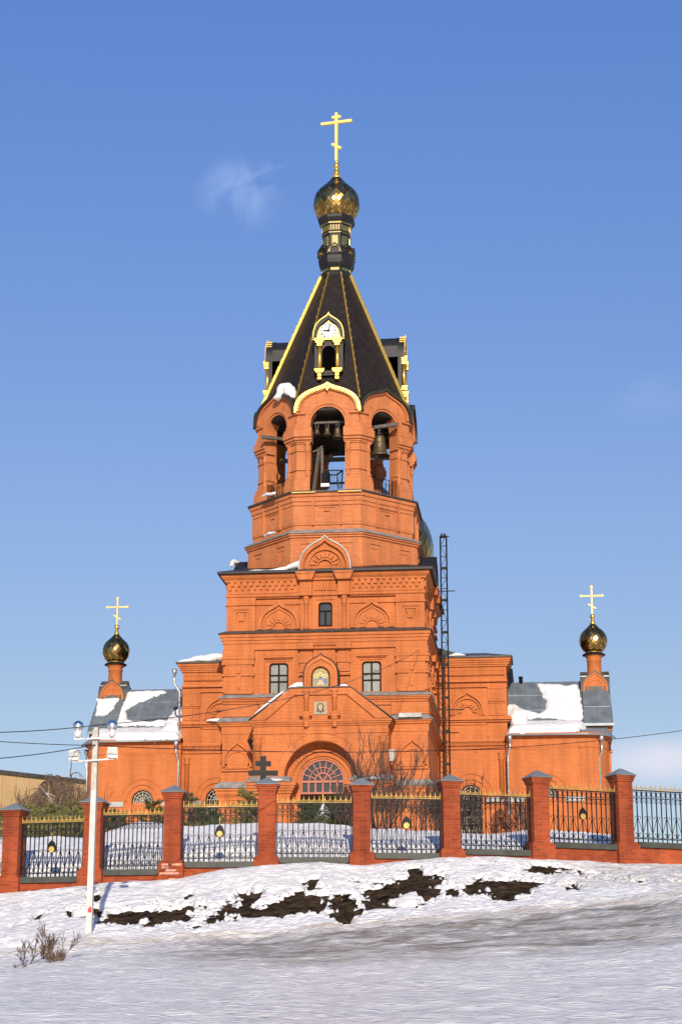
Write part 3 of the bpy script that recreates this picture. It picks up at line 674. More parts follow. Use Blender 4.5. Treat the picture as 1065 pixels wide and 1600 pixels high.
# back wall of the porch
YW=-.72
zw=zt(1221,YW)
pt.plate([(-3.9,zt(1285,YW)),(-1.35,zt(1285,YW)),(-1.35,zw-.7),(-1.35,zw)]+list(reversed(arc(0,zw,1.35,0,PI,28)))[1:]+[(1.35,zw-.7),(1.35,zt(1285,YW)),(3.9,zt(1285,YW)),(3.9,19),(-3.9,19)],[],YW-.25,YW+.02)
arband(pt,0,zw-.1,1.72,.12,YW-.36,YW-.2,0,PI,28); arband(pt,0,zw-.1,2.0,.12,YW-.42,YW-.2,0,PI,28)
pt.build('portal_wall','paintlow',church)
b=MB()
icr=[(1.1,k0)]+[(x,z) for x,z in ogee(0,k0+.75,1.1,k1-k0-.65,10)]+[(-1.1,k0)]
b.plate(band(icr,ic),[],YP-.04,YP+.9)
b.build('kiosk_roof','blackp',church)
b=MB()
for sx in (-1,1):
    b.add([(sx*(pw+.3),YP-.2,g0-.02),(sx*1.86,YP-.2,g1+.08),(sx*1.86,.1,g1+.08),(sx*(pw+.3),.1,g0-.02),(sx*(pw+.3),YP-.2,g0+.04),(sx*1.86,YP-.2,g1+.14),(sx*1.86,.1,g1+.14),(sx*(pw+.3),.1,g0+.04)],[(0,3,2,1),(4,5,6,7),(0,1,5,4),(1,2,6,5),(2,3,7,6),(3,0,4,7)])
b.box(-1.85,1.85,YP-.2,.1,g1+.085,g1+.14)
b.build('portal_roof','dflash',church)
for sx in (-1,1):
    b=MB(); x0,x1=sorted((sx*1.75,sx*4.45)); q=yb(1222)
    b.add([(x0,YP-.5,q+.01),(x1,YP-.5,q+.01),(x1,-.3,q+.01),(x0,-.3,q+.01),(x0+.12,YP-.02,q+.38),(x1-.12,YP-.02,q+.38),(x1-.12,-.3,q+.38),(x0+.12,-.3,q+.38)],[(0,3,2,1),(4,5,6,7),(0,1,5,4),(1,2,6,5),(2,3,7,6),(3,0,4,7)])
    b.build('impost_flashing','flash',church)
# porch window
b=MB(); yw=YW+.0
arband(b,0,zw,1.35,.12,yw-.18,yw-.04,0,PI,28); arband(b,0,zw,.86,.05,yw-.15,yw-.04,0,PI,20); arband(b,0,zw,.53,.09,yw-.17,yw-.04,0,PI,18)
b.box(-1.35,1.35,yw-.19,yw-.04,zw-.1,zw+.04); b.box(-1.35,1.35,yw-.19,yw-.04,zw-.78,zw-.66)
for x in (-1.29,-.87,-.45,0,.45,.87,1.29): b.box(x-.05,x+.05,yw-.16,yw-.04,zw-.7,zw)
for i in range(1,9):
    a=PI*i/9; b.obox((.5*c(a),yw-.1,zw+.5*s(a)),(1.3*c(a),yw-.1,zw+1.3*s(a)),.035,.06)
for a in (R(55),R(125)): b.obox((0,yw-.1,zw),(.5*c(a),yw-.1,zw+.5*s(a)),.05,.1)
wn=b.build('porch_window','pink',church)
b=MB(); b.plate(archo(0,zw,1.34,zw-.75),[],yw-.05,yw-.02); b.build('pane','glass',wn)
b=MB(); b.box(-1.3,1.3,yw-.12,yw-.02,GZ,zw-.8); dr=b.build('door','win',church)
b=MB(); b.box(-.02,.02,yw-.16,yw-.12,GZ,zw-.8); b.box(.12,.16,yw-.2,yw-.12,GZ+1.1,GZ+1.4); b.build('handle','gold',dr)
# icons (plain figures in the icon colours)
def flat(name,polys,mat,parent,y0,y1):
    b=MB()
    for p in polys: b.plate(p,[],y0,y1)
    return b.build(name,mat,parent)
mcol=lambda n,cc,r=.6:simple(n,cc,r,0,.2,8)
M['icbg']=mcol('icon_gold_ground',(.30,.21,.075)); M['icfl']=mcol('icon_flesh',(.62,.32,.16)); M['icbl']=mcol('icon_blue',(.12,.15,.21)); M['icgr']=mcol('icon_sage',(.20,.22,.14)); M['ichalo']=mcol('icon_halo',(.70,.52,.20))
M['icwh']=mcol('icon_cream',(.42,.32,.20)); M['icbr']=mcol('icon_brown',(.06,.035,.015)); M['mos']=mcol('mosaic_grey_ground',(.28,.24,.16))
i0,i1=yb(1073),yb(1044); iy=YP+.0
icon=flat('icon',[archo(0,i1-.50,.5,i0)],'icbg',church,iy-.03,iy)
flat('halo',[arc(x,z,.12,0,2*PI*.95,14) for x,z in ((-.27,i1-.5),(0,i1-.38),(.27,i1-.5))],'ichalo',icon,iy-.04,iy-.03)
for x,z in ((-.27,i1-.5),(0,i1-.38),(.27,i1-.5)): flat('head',[arc(x,z,.055,0,2*PI*.95,8)],'icbr',icon,iy-.05,iy-.04)
flat('robe',[[(-.4,i0+.1),(-.16,i0+.2),(-.18,i1-.66),(-.32,i1-.62),(-.42,i1-.78)]],'icgr',icon,iy-.045,iy-.03)
flat('robe',[[(.16,i0+.2),(.4,i0+.1),(.42,i1-.78),(.32,i1-.62),(.2,i1-.66)],[(-.13,i0+.42),(.13,i0+.42),(.12,i1-.58),(0,i1-.5),(-.12,i1-.58)]],'icbl',icon,iy-.045,iy-.03)
flat('table',[[(-.3,i0+.08),(.3,i0+.08),(.12,i0+.3),(.14,i0+.42),(-.14,i0+.42),(-.12,i0+.3)]],'icwh',icon,iy-.05,iy-.03)
b=MB(); arband(b,0,i1-.5,.57,.07,YP-.08,YP+.0,0,PI,20); b.box(.5,.57,YP-.08,YP,i0,i1-.5); b.box(-.57,-.5,YP-.08,YP,i0,i1-.5); b.box(-.57,.57,YP-.08,YP,i0-.07,i0); b.build('icon_frame','win',icon)
j0,j1=yb(1116.5),yb(1096.5); jy=YP-.05
mos=flat('icon',[rect(-.40,.40,j0,j1)],'mos',church,jy-.03,jy)
jc=(j0+j1)/2
flat('halo',[arc(0,jc+.08,.31,0,2*PI*.97,20)],'icbg',mos,jy-.04,jy-.03)
flat('hair',[[(-.12,jc+.28),(.12,jc+.28),(.19,jc+.15),(.19,jc-.12),(.26,jc-.28),(.1,jc-.2),(0,jc-.32),(-.1,jc-.2),(-.26,jc-.28),(-.19,jc-.12),(-.19,jc+.15)]],'icbr',mos,jy-.05,jy-.04)
flat('face',[[(-.1,jc+.2),(.1,jc+.2),(.12,jc+.05),(.07,jc-.12),(0,jc-.18),(-.07,jc-.12),(-.12,jc+.05)]],'icwh',mos,jy-.06,jy-.05)
flat('brow',[rect(-.08,-.015,jc+.075,jc+.095),rect(.015,.08,jc+.075,jc+.095),rect(-.01,.01,jc-.03,jc+.07),rect(-.04,.04,jc-.09,jc-.07)],'icbr',mos,jy-.07,jy-.06)
# rectangular windows
def rwin(cx,z0,z1,w,y,mat,parent=church,k=0,hbars=(.62,.42)):
    b=MB(); b.M=rotM(0,CY,k*PI/2)
    o=roundtop(cx,z0,z1,w); i_=roundtop(cx,z0+.085,z1-.085,w-.085,.17)
    b.plate(o,[i_],y-.06,y+.03)
    b.box(cx-.05,cx+.05,y-.05,y+.03,z0,z1 if len(hbars)>1 else z0+(z1-z0)*hbars[0])
    for h in hbars:
        zz=z0+(z1-z0)*h; b.box(cx-w,cx+w,y-.055,y+.03,zz-.045,zz+.045)
    f=b.build('window','win',parent)
    b=MB(); b.M=rotM(0,CY,k*PI/2); b.plate(roundtop(cx,z0+.02,z1-.02,w-.03),[],y+.0,y+.02); b.build('pane',mat,f)
    return f
for k in (0,1,3):
    rwin(0,zt(977.5),zt(940.5),.43,CY-6.03,'glass',k=k,hbars=(.64,))
    for sx in (-1,1): rwin(sx*2.9,zt(1084.5),zt(1034.5),.59,CY-6.13,'curtain',k=k)
# ================================================================== WINGS
def arched_window(cx,zc,r,zb,y,parent):
    b=MB()
    b.plate(archo(cx,zc,r+.06,zb),[archo(cx,zc,r-.02,zb+.06)],y-.05,y+.05)
    f=b.build('window','win',parent)
    b=MB(); b.plate(archo(cx,zc,r,zb+.02),[],y+.06,y+.08); b.build('pane','glass',f)
    b=MB()
    for q in (.33,.62,.9): arband(b,cx,zc,r*q,.024,y-.02,y+.0,0,PI,16)
    for i in range(7):
        a=PI*i/6; b.obox((cx,y-.01,zc),(cx+r*.95*c(a),y-.01,zc+r*.95*s(a)),.022,.022)
    for i in range(9):
        x=cx-r+2*r*(i+.5)/9; b.box(x-.012,x+.012,y-.02,y+.01,zb,zc)
    for j in range(6):
        z=zb+(zc-zb)*j/6; b.box(cx-r,cx+r,y-.03,y-.005,z-.017,z+.017)
    b.build('grille','grille',f)
YB=10.55; YN=9.95
zEB=zt(1033,YB,540)      # block eave
zbl=lambda py:zt(py,YB,540)
zan=lambda py:zt(py,YN,540)
zea=19.95                # annex eave
for sx in (-1,1):
    S=lambda a,b_:tuple(sorted((sx*a,sx*b_)))
    w=MB()
    # shoulder block
    x0,x1=S(5.5,11.0)
    w.box(x0,x1,YB,13.2,10,24.9)
    xo=sx*11.0
    for q0,q1,p in ((zbl(1046),zbl(1043),.1),(zbl(1043),zbl(1040),.18),(zbl(1040),zbl(1037),.25),(zbl(1037),zbl(1033),.33)):
        w.box(*S(5.5,11.0+p),YB-p,13.2,q0,q1)
    w.box(*S(5.5,10.9),YB-.10,YB+.2,zbl(1060),zbl(1048)-.02)
    for i in range(31):
        x=sx*(6.5+i*.145); w.box(x-.045,x+.045,YB-.17,YB,zbl(1059),zbl(1052))
    w.box(*S(5.5,11.06),YB-.2,YB+.2,zbl(1070),zbl(1067)); w.box(*S(5.5,10.8),YB-.18,YB+.2,zbl(1052),zbl(1050)); w.box(*S(5.5,11.05),YB-.15,YB+.2,zbl(1078),zbl(1076))
    # keyed pilaster
    for q0,q1,k_ in ((zbl(1122),zbl(1103),.05),(zbl(1100),zbl(1080),.0)):
        a0,a1=S(9.75+k_,10.95-k_); w.box(a0,a1,YB-.09,YB+.1,q0,q1)
        xm=(a0+a1)/2; w.plate([(xm-.08,q0+.15),(xm+.08,q0+.15),(xm+.14,q1-.12),(xm+.14,q1-.04),(xm-.14,q1-.04),(xm-.14,q1-.12)],[],YB-.14,YB)
        w.box(a0-.03,a1+.03,YB-.14,YB+.1,q1,q1+.09)
    # blind keel arch
    cx=sx*8.35; k0,k1=zbl(1121),zbl(1083)
    ogband(w,cx,k0,1.15,k1-k0,.14,YB-.17,YB+.1); arband(w,cx,k0+.25,.92,.08,YB-.13,YB+.1,-.25,PI+.25)
    for i in range(9):
        a=R(4+i*21.5); r0,r1=.48,.76 if i%2 else .66; d=R(8)
        w.plate([(cx+r0*c(a-d),k0+.2+r0*s(a-d)),(cx+r1*c(a-d),k0+.2+r1*s(a-d)),(cx+r1*c(a+d),k0+.2+r1*s(a+d)),(cx+r0*c(a+d),k0+.2+r0*s(a+d))],[],YB-.12,YB+.1)
    arband(w,cx,k0+.18,.46,.08,YB-.14,YB+.1)
    w.box(*S(5.5,11.3),YB-.3,YB+.2,zbl(1129),zbl(1125)); w.box(*S(5.5,11.16),YB-.17,YB+.2,zbl(1132),zbl(1129)); w.box(*S(5.5,11.22),YB-.22,YB+.2,zbl(1125),zbl(1123))
    w.box(*S(9.65,9.75),YB-.07,YB+.1,zbl(1155),zbl(1134)); w.box(*S(6.4,9.7),YB-.07,YB+.1,zbl(1136),zbl(1133))
    w.box(*S(5.5,11.2),YB-.22,YB+.2,zbl(1163),zbl(1159)); w.box(*S(5.5,11.1),YB-.1,YB+.2,zbl(1174),zbl(1172))
    for i in range(28):
        x=sx*(6.6+i*.16); w.box(x-.05,x+.05,YB-.17,YB,zbl(1168.5),zbl(1163))
    # lower block wall with a window arch
    cx=sx*8.5; zc_=zbl(1247)
    for r_,t_,p_ in ((1.55,.10,.06),(1.2,.12,.10),(.92,.1,.05)): arband(w,cx,zc_,r_,t_,YB-p_-.2,YB,0,PI,24)
    w.plate([(x0,10),(cx-.74,10),(cx-.74,zc_)]+list(reversed(arc(cx,zc_,.74,0,PI,18)))[1:]+[(cx+.74,10),(x1,10),(x1,zbl(1176)),(x0,zbl(1176))],[],YB-.2,YB+.1)
    w.lathe([(.16,zbl(1252)),(.16,zbl(1192)),(.22,zbl(1191)),(.22,zbl(1189)),(.16,zbl(1188)),(.24,zbl(1181))],sx*10.55,YB-.24,12)
    w.box(*S(10.8,10.9),YB-.26,YB,zbl(1240),zbl(1180))
    # annex with a rounded corner
    def plan(off,zlist=None):
        R_=1.75+off; p=[(10.9,YN-off),(15.9,YN-off)]
        for i in range(1,9): a=PI/2*i/8; p.append((15.9+R_*s(a),YN+1.75-R_*c(a)))
        p+= [(15.9+R_,YN+6.2),(10.9,YN+6.2)]; return [(sx*x,y_) for x,y_ in p]
    prof=[(0.12,10),(.12,zan(1262)),(.18,zan(1260)),(.18,zan(1256)),(.0,zan(1249)),(0,zan(1174)),(.05,zan(1173)),(.05,zan(1172)),(0.02,zan(1171)),(.02,zan(1158)),(.10,zan(1157)),(.10,zan(1155)),(.2,zan(1154)),(.2,zan(1152)),(.28,zan(1150.5)),(.28,zea),(-.5,zea+.05)]
    vs=[];fs=[];n=len(plan(0))
    for o_,z_ in prof: vs+=[(x,y_,z_) for x,y_ in plan(o_)]
    for j in range(len(prof)-1):
        for i in range(n): k=(i+1)%n; fs.append((j*n+i,j*n+k,(j+1)*n+k,(j+1)*n+i))
    fs.append(tuple(range(n))); fs.append(tuple((len(prof)-1)*n+i for i in range(n)))
    # front wall plate with a real window recess sits proud of the core
    w.add(vs,fs)
    cx=sx*13.42; zc_=zan(1248)
    w.plate([(min(sx*11.0,sx*15.9),11),(cx-.72,11),(cx-.72,zc_)]+list(reversed(arc(cx,zc_,.72,0,PI,18)))[1:]+[(cx+.72,11),(max(sx*11.0,sx*15.9),11),(max(sx*11.0,sx*15.9),zan(1176)),(min(sx*11.0,sx*15.9),zan(1176))],[],YN-.22,YN-.0)
    for r_,t_,p_ in ((1.52,.10,.05),(1.18,.12,.09),(.88,.1,.04)): arband(w,cx,zc_,r_,t_,YN-.22-p_,YN-.1,0,PI,24)
    w.box(sx*15.86-.06,sx*15.86+.06,YN-.26,YN,zan(1246),zan(1174)); w.box(*S(11.5,15.6),YN-.245,YN-.1,zan(1176)+.0,zan(1174)+.02)
    # aisle body behind, with its end bay
    w.box(*S(10.9,17.75),13.1,19.5,10,21.0)
    w.box(*S(10.9,18.0),12.95,19.6,20.75,21.1); w.box(*S(10.9,17.9),13.0,19.6,20.5,20.76)
    w.box(*S(16.05,17.85),12.9,13.2,15,20.5); w.box(*S(16.3,17.6),12.82,13.2,20.0,20.35)
    w.box(*S(17.0,17.95),12.85,13.2,19.2,19.4)
    # little tower: base, keel gables, column
    bx=sx*17.03; by=16.1
    w.box(bx-.84,bx+.84,by-.84,by+.84,21.0,24.1)
    w.lathe([(.56,23.6),(.56,24.75),(.52,24.8),(.5,25.0),(.48,26.02),(.53,26.05),(.53,26.12),(.48,26.14),(.5,26.25),(.57,26.3),(.57,26.36),(.64,26.42),(.66,26.5)],bx,by,24)
    for k in range(4):
        w.M=rotM(bx,by,k*PI/2)
        w.plate(ogee(bx,23.72,.86,1.5,10),[],by-.9,by-.3); ogband(w,bx,23.72,.86,1.5,.13,by-.97,by-.6); arband(w,bx,24.1,.55,.08,by-.94,by-.6,-.4,PI+.4,16)
    w.M=None
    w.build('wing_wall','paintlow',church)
    # gable roof caps of the little tower
    for k in range(4):
        b=MB(); b.M=rotM(bx,by,k*PI/2)
        b.plate(band(ogee(bx,23.7,.93,1.62,10),ogee(bx,23.7,.87,1.51,10)),[],by-1.0,by-.0); b.build('gable_roof','dflash',church)
    b=MB(); 
    b.box(bx-.98,bx+.98,by-.55,by+.98,23.8,24.95); b.build('tower_base_roof','zinc',church)
    # dome of the little tower
    b=MB(); b.lathe([(.5,26.4),(.80,26.46),(.80,26.52),(.55,26.66),(.4,26.7)],bx,by,32); b.build('dome_collar','blackp',church)
    zz=lambda q:26.66+(29.15-26.66)*(1030-q)/(1030-560)*1.0
    pr=[(.42,26.66),(.62,26.74),(.80,26.95),(.92,27.2),(.97,27.5),(.94,27.75),(.84,28.0),(.66,28.22),(.44,28.42),(.28,28.6),(.18,28.8),(.13,29.0)]
    d=onion(church,bx,by,pr,20,tilt=.10)
    b=MB(); b.lathe([(.5,26.62),(.55,26.68),(.52,26.8),(.4,26.82)],bx,by,24); b.build('dome_base','ngold',d)
    b=MB(); b.lathe(bulbprof([(.2,28.7),(.12,29.0),(.08,29.08),(.15,29.16),(.175,29.27),(.14,29.38),(.06,29.44)],3),bx,by,14); b.build('finial','gold',d)
    cross(d,bx,by,29.4,31.4,30.75,.74,0,0,30.0,.27,.095,budded=True,mat='crossg')
    # main aisle roof, steep front slope + ridge
    b=MB(); ex0,ex1=11.0,16.1; ye,ze,yr,zr=12.75,21.15,16.4,24.72
    def slab(b,x0,x1,xt0,xt1,ye,ze,yr,zr,t=.08):
        b.add([(sx*x0,ye,ze),(sx*x1,ye,ze),(sx*xt1,yr,zr),(sx*xt0,yr,zr),(sx*x0,ye,ze-t),(sx*x1,ye,ze-t),(sx*xt1,yr,zr-t),(sx*xt0,yr,zr-t)],[(0,1,2,3),(4,7,6,5),(0,4,5,1),(1,5,6,2),(2,6,7,3),(3,7,4,0)])
    slab(b,ex0,ex1,ex0,ex1,ye,ze,yr,zr)
    b.add([(sx*ex0,yr,zr),(sx*17.3,yr,zr),(sx*17.3,20,21.1),(sx*ex0,20,21.1)],[(0,1,2,3)])
    nrm=Vector((0,-(zr-ze),(yr-ye))).normalized()
    for i in range(11):          # standing seams
        x=sx*(11.3+i*.47); b.obox(Vector((x,ye+.02,ze+.02)),Vector((x,yr-.02,zr+.0)),.035,.07)
    for j in (.33,.68):
        p=Vector((0,ye+(yr-ye)*j,ze+(zr-ze)*j+.012)); b.obox(p+Vector((sx*ex0,0,0)),p+Vector((sx*ex1,0,0)),.02,.02)
    b.build('aisle_roof','zroof',church)
    # end bay roof
    b=MB(); slab(b,16.12,18.08,16.15,17.9,12.15+.4,21.12,15.2,23.88,.09)
    b.add([(sx*18.08,12.55,21.1),(sx*18.08,19.8,21.1),(sx*17.9,17.0,23.88),(sx*17.9,15.2,23.88)],[(0,1,2,3)])
    b.box(*S(16.1,18.12),12.5,12.62,20.98,21.16)
    for x in (16.14,17.1,18.04): b.obox((sx*x,12.6,21.16),(sx*(x*.97+.5),15.15,23.86),.05,.07)
    p0=.5; b.obox((sx*16.14,13.8,22.48),(sx*17.98,13.8,22.48),.03,.03)
    b.build('end_bay_roof','zroof',church)
    # lean-to roof of the annex
    b=MB(); e=plan(.42); e=e[:-2]; zr2=21.0
    vs=[(x,y_,zea+.02) for x,y_ in e]+[(x,y_,zea+.10) for x,y_ in e]+[((sx*min(abs(x),17.6)),13.12,zr2+.0) for x,y_ in e]
    n=len(e); fs=[(i,i+1,n+i+1,n+i) for i in range(n-1)]+[(n+i,n+i+1,2*n+i+1,2*n+i) for i in range(n-1)]
    b.add(vs,fs); b.build('annex_roof','zinc',church)
    # gutter irons
    g=MB()
    g.tube([(x,y_,zea+.03) for x,y_ in plan(.45)[:-2]],.055,6); g.build('gutter','zinc',church)
    # block roof
    b=MB(); b.box(*S(5.6,11.45),YB-.45,13.3,zbl(1033)+.0,zbl(1033)+.09)
    b.add([(sx*11.45,YB-.45,zbl(1033)+.1),(sx*5.6,YB-.45,zbl(1033)+.1),(sx*5.6,13.3,zbl(1033)+.9),(sx*9.5,13.3,zbl(1033)+.9),(sx*11.45,13.3,zbl(1033)+.1)],[(0,1,2,3),(0,3,4)])
    b.build('block_roof','dflash',church)
    # sill flashings and snowboards
    for x0_,x1_ in ((11.0,12.1),(14.7,15.9)):
        b=MB(); q=S(x0_,x1_); zq=zan(1257)
        b.add([(q[0],YN-.3,zq),(q[1],YN-.3,zq),(q[1],YN-.24,zq+.34),(q[0],YN-.24,zq+.34),(q[0],YN-.2,zq),(q[1],YN-.2,zq),(q[1],YN-.2,zq+.34),(q[0],YN-.2,zq+.34)],[(0,1,2,3),(4,7,6,5),(0,4,5,1),(3,2,6,7),(0,3,7,4),(1,5,6,2)])
        b.build('sill_flashing','flash',church)
    b=MB(); q=S(9.5,10.9); zq=zbl(1257); b.add([(q[0],YB-.4,zq),(q[1],YB-.4,zq),(q[1],YB-.22,zq+.34),(q[0],YB-.22,zq+.34),(q[0],YB-.2,zq),(q[1],YB-.2,zq),(q[1],YB-.2,zq+.34),(q[0],YB-.2,zq+.34)],[(0,1,2,3),(4,7,6,5),(0,4,5,1),(3,2,6,7),(0,3,7,4),(1,5,6,2)])
    b.build('sill_flashing','flash',church)
    arched_window(sx*13.42,zan(1248),.70,zan(1311),YN-.08,church)
    arched_window(sx*8.5,zbl(1247),.72,zbl(1311),YB-.06,church)
    # downpipes
    def pipe(pts,r=.075):
        b=MB(); b.tube(pts,r,10); p=Vector(pts[0]); b.lathe([(.1,p.z-.05),(.17,p.z+.15),(.17,p.z+.35),(.1,p.z+.37)],p.x,p.y,12)
        for q in range(4):
            z=pts[-1][2]+(pts[-2][2]-pts[-1][2])*(q+.5)/4; b.lathe([(r+.02,z),(r+.02,z+.06)],pts[-1][0],pts[-1][1],10)
        return b.build('downpipe','pipe',church)
    pipe([(sx*11.15,YN-.5,19.6),(sx*11.15,YN-.5,19.2),(sx*11.05,YN-.36,18.8),(sx*11.0,YN-.33,18.6),(sx*11.0,YN-.33,12.3)])
    if sx>0: pipe([(17.15,YN+.15,19.6),(17.15,YN+.15,18.9),(16.98,YN+.45,18.5),(16.98,YN+.4,12.0)])
    else:
        pipe([(-17.8,11.6,19.4),(-17.8,11.6,18.6),(-17.72,11.6,18.3),(-17.72,11.6,12.0)],.06)
        pipe([(-11.5,YB-.5,24.6),(-11.5,YB-.5,24.2),(-11.5,YB-.5,23.95),(-11.14,YB-.4,23.4),(-11.12,YB-.4,21.0)])
# chimney stub on the right aisle ridge
b=MB(); b.lathe([(.14,24.6),(.14,25.05),(.17,25.07),(.17,25.12)],11.9,16.4,10); b.build('vent_pipe','blackp',church)
# belfry furniture
def bell(cx,cy,ztop,h,r,label):
    t=thing('bell',(cx,cy,ztop-h),label,'bell','bells hanging in the belfry')
    b=MB(); pr=bulbprof([(.02*r,h),(.35*r,h*.985),(.50*r,h*.93),(.54*r,h*.8),(.58*r,h*.6),(.66*r,h*.38),(.80*r,h*.17),(1.0*r,0)],4)
    b.lathe([(r_,z+ztop-h) for r_,z in pr],cx,cy,28,cap=False); b.lathe([(1.0*r,ztop-h),(1.02*r,ztop-h+.03*h),(.9*r,ztop-h+.09*h)],cx,cy,28,cap=False)
    for q in (.34,.62,.84):
        rr=r*(.58 if q>.5 else .7)*(.94 if q>.8 else 1.02); b.lathe([(rr,ztop-h+q*h),(rr+.02*r+.005,ztop-h+q*h+.015*h),(rr,ztop-h+q*h+.03*h)],cx,cy,28,cap=False)
    b.build('bell_body','bell',t,recalc=False)
    b=MB(); b.tube([(cx,cy,ztop-.1*h),(cx,cy,ztop-h-.02)],.02+.02*r,6); b.lathe([(.01,ztop-h-.12*h),(.13*r,ztop-h-.05*h),(.01,ztop-h+.04*h)],cx,cy,10,cap=False); b.build('clapper','blackp',t)
    b=MB()
    for k in range(4):
        a=k*PI/2+.4; b.tube([(cx+.25*r*c(a),cy+.25*r*s(a),ztop-.02),(cx+.2*r*c(a),cy+.2*r*s(a),ztop+.1*h+.05),(cx,cy,ztop+.16*h+.1)],.02+.03*r,6)
    b.build('bell_crown','blackp',t); return t
YR=2.35
for px,top,bot,w_,lab in ((495,671,679.5,13,'small bronze bell at the left of the row of three in the middle arch'),(511,669,680,14,'middle one of the three small bronze bells in the middle arch'),(527,668.5,684.5,17,'largest and rightmost of the three small bells in the middle arch')):
    x,z1=W(px,top,YR); _,z0=W(px,bot,YR); bell(x,YR,z1,z1-z0+.0,w_/2*.0415,lab)
x,z1=W(592.5,681,3.4); _,z0=W(592.5,713,3.4); bell(x,3.4,z1,z1-z0,15.6*.0428,'biggest bronze bell hanging in the right hand belfry arch')
bm_=MB()
zb_=zt(660,YR); bm_.box(-2.6,2.0,YR-.07,YR+.07,zb_-.09,zb_+.05)
for px in (493,497,509,513,525,529):
    x,z=W(px,660,YR); bm_.box(x-.02,x+.02,YR-.02,YR+.02,zb_-.42,zb_)
x,z=W(592,668,3.4); bm_.obox((x-2.2,3.9,z-.05),(x+1.25,3.0,z+.05),.2,.22); bm_.box(x-.05,x+.05,3.35,3.45,z-.5,z)
x,z=W(432,682,3.0); bm_.obox((x-.9,1.6+.9,z-.15),(x+1.4,5.2,z+.3),.2,.2)
bm_.obox((-3.8,CY,38.4),(3.8,CY,38.4),.25,.25)
tag(bm_.build('bell_beam','wood'),'dark beams inside the belfry that carry the bells','beam')
t=MB()
pA=W(489,762,3);pB=W(500,700,3.4)
t.obox((W(490,764,3)[0],3,35.2),(W(499,700,3.6)[0],3.6,zt(699,3.6)),.14,.2); t.obox((W(503,764,3.3)[0],3.3,35.2),(W(503,700,3.6)[0],3.6,zt(697,3.6)),.16,.16)
t.obox((W(489,704,3.6)[0],3.6,zt(706,3.6)),(W(505,698,3.6)[0],3.6,zt(698,3.6)),.12,.1)
tag(t.build('timber_frame','wood'),'grey timber frame leaning inside the middle belfry arch','frame')
t=MB(); zf=35.1
for (p,q) in (((503,735),(535,735)),((510,742),(526,742)),((535,735),(533,762)),((526,742),(529,764)),((526,742),(535,735))):
    a=W(p[0],p[1],3.0 if p[1]<740 else 2.2); b_=W(q[0],q[1],3.0 if q[1]<740 else 2.2); t.obox((a[0],3.0 if p[1]<740 else 2.2,a[1]),(b_[0],3.0 if q[1]<740 else 2.2,b_[1]),.08,.08)
for px in range(506,535,4):
    a=W(px,737,3.0); t.box(a[0]-.015,a[0]+.015,2.98,3.01,zf,a[1])
tag(t.build('ringer_stand','blackp'),'black metal bell ringing stand inside the middle belfry arch','stand')
t=thing('loudspeaker',(W(510,758,1.8)[0],1.8,35.15),'small dark loudspeaker box with a white base on the belfry floor','loudspeaker')
b=MB(); x=W(509,750,1.8)[0]; b.M=Matrix.Translation((x,1.8,0))@Matrix.Rotation(R(-18),4,'Z'); b.box(-.22,.22,-.2,.2,35.35,36.1); b.box(-.17,.17,-.215,-.2,35.42,36.02); b.build('cabinet','blackp',t)
b=MB(); b.box(x-.3,x+.25,1.5,2.0,35.12,35.34); b.build('stand','white',t)
for k,lab in ((7,'black iron railing in the left hand belfry arch'),(1,'black iron railing in the right hand belfry arch'),(4,'black iron railing in the rear belfry arch'),(3,'iron railing in the right rear belfry arch')):
    t=MB(); t.M=rotM(0,CY,k*PI/4); ya=CY-AB+.3; za=z0b+.1; zb2=z0b+1.25
    t.box(-1.05,1.05,ya-.02,ya+.02,zb2-.03,zb2); t.box(-1.05,1.05,ya-.02,ya+.02,za,za+.03)
    for i in range(8):
        x=-1+i*.285; t.box(x-.015,x+.015,ya-.015,ya+.015,za,zb2)
        if i<7: t.tube([(x+.14+.12*c(a),ya,za+.55+.35*s(a)) for a in [2*PI*j/10 for j in range(11)]],.012,4)
    o=t.build('belfry_railing','blackp'); tag(o,lab,'railing','railings in the belfry arches')
b=MB(); b.obox((-2.2,10.6,38.0),(2.2,10.6,38.0),.12,.12); tag(b.build('tie_bar','blackp'),'black iron tie bar across the rear belfry arch','tie bar')
exec_later=[]
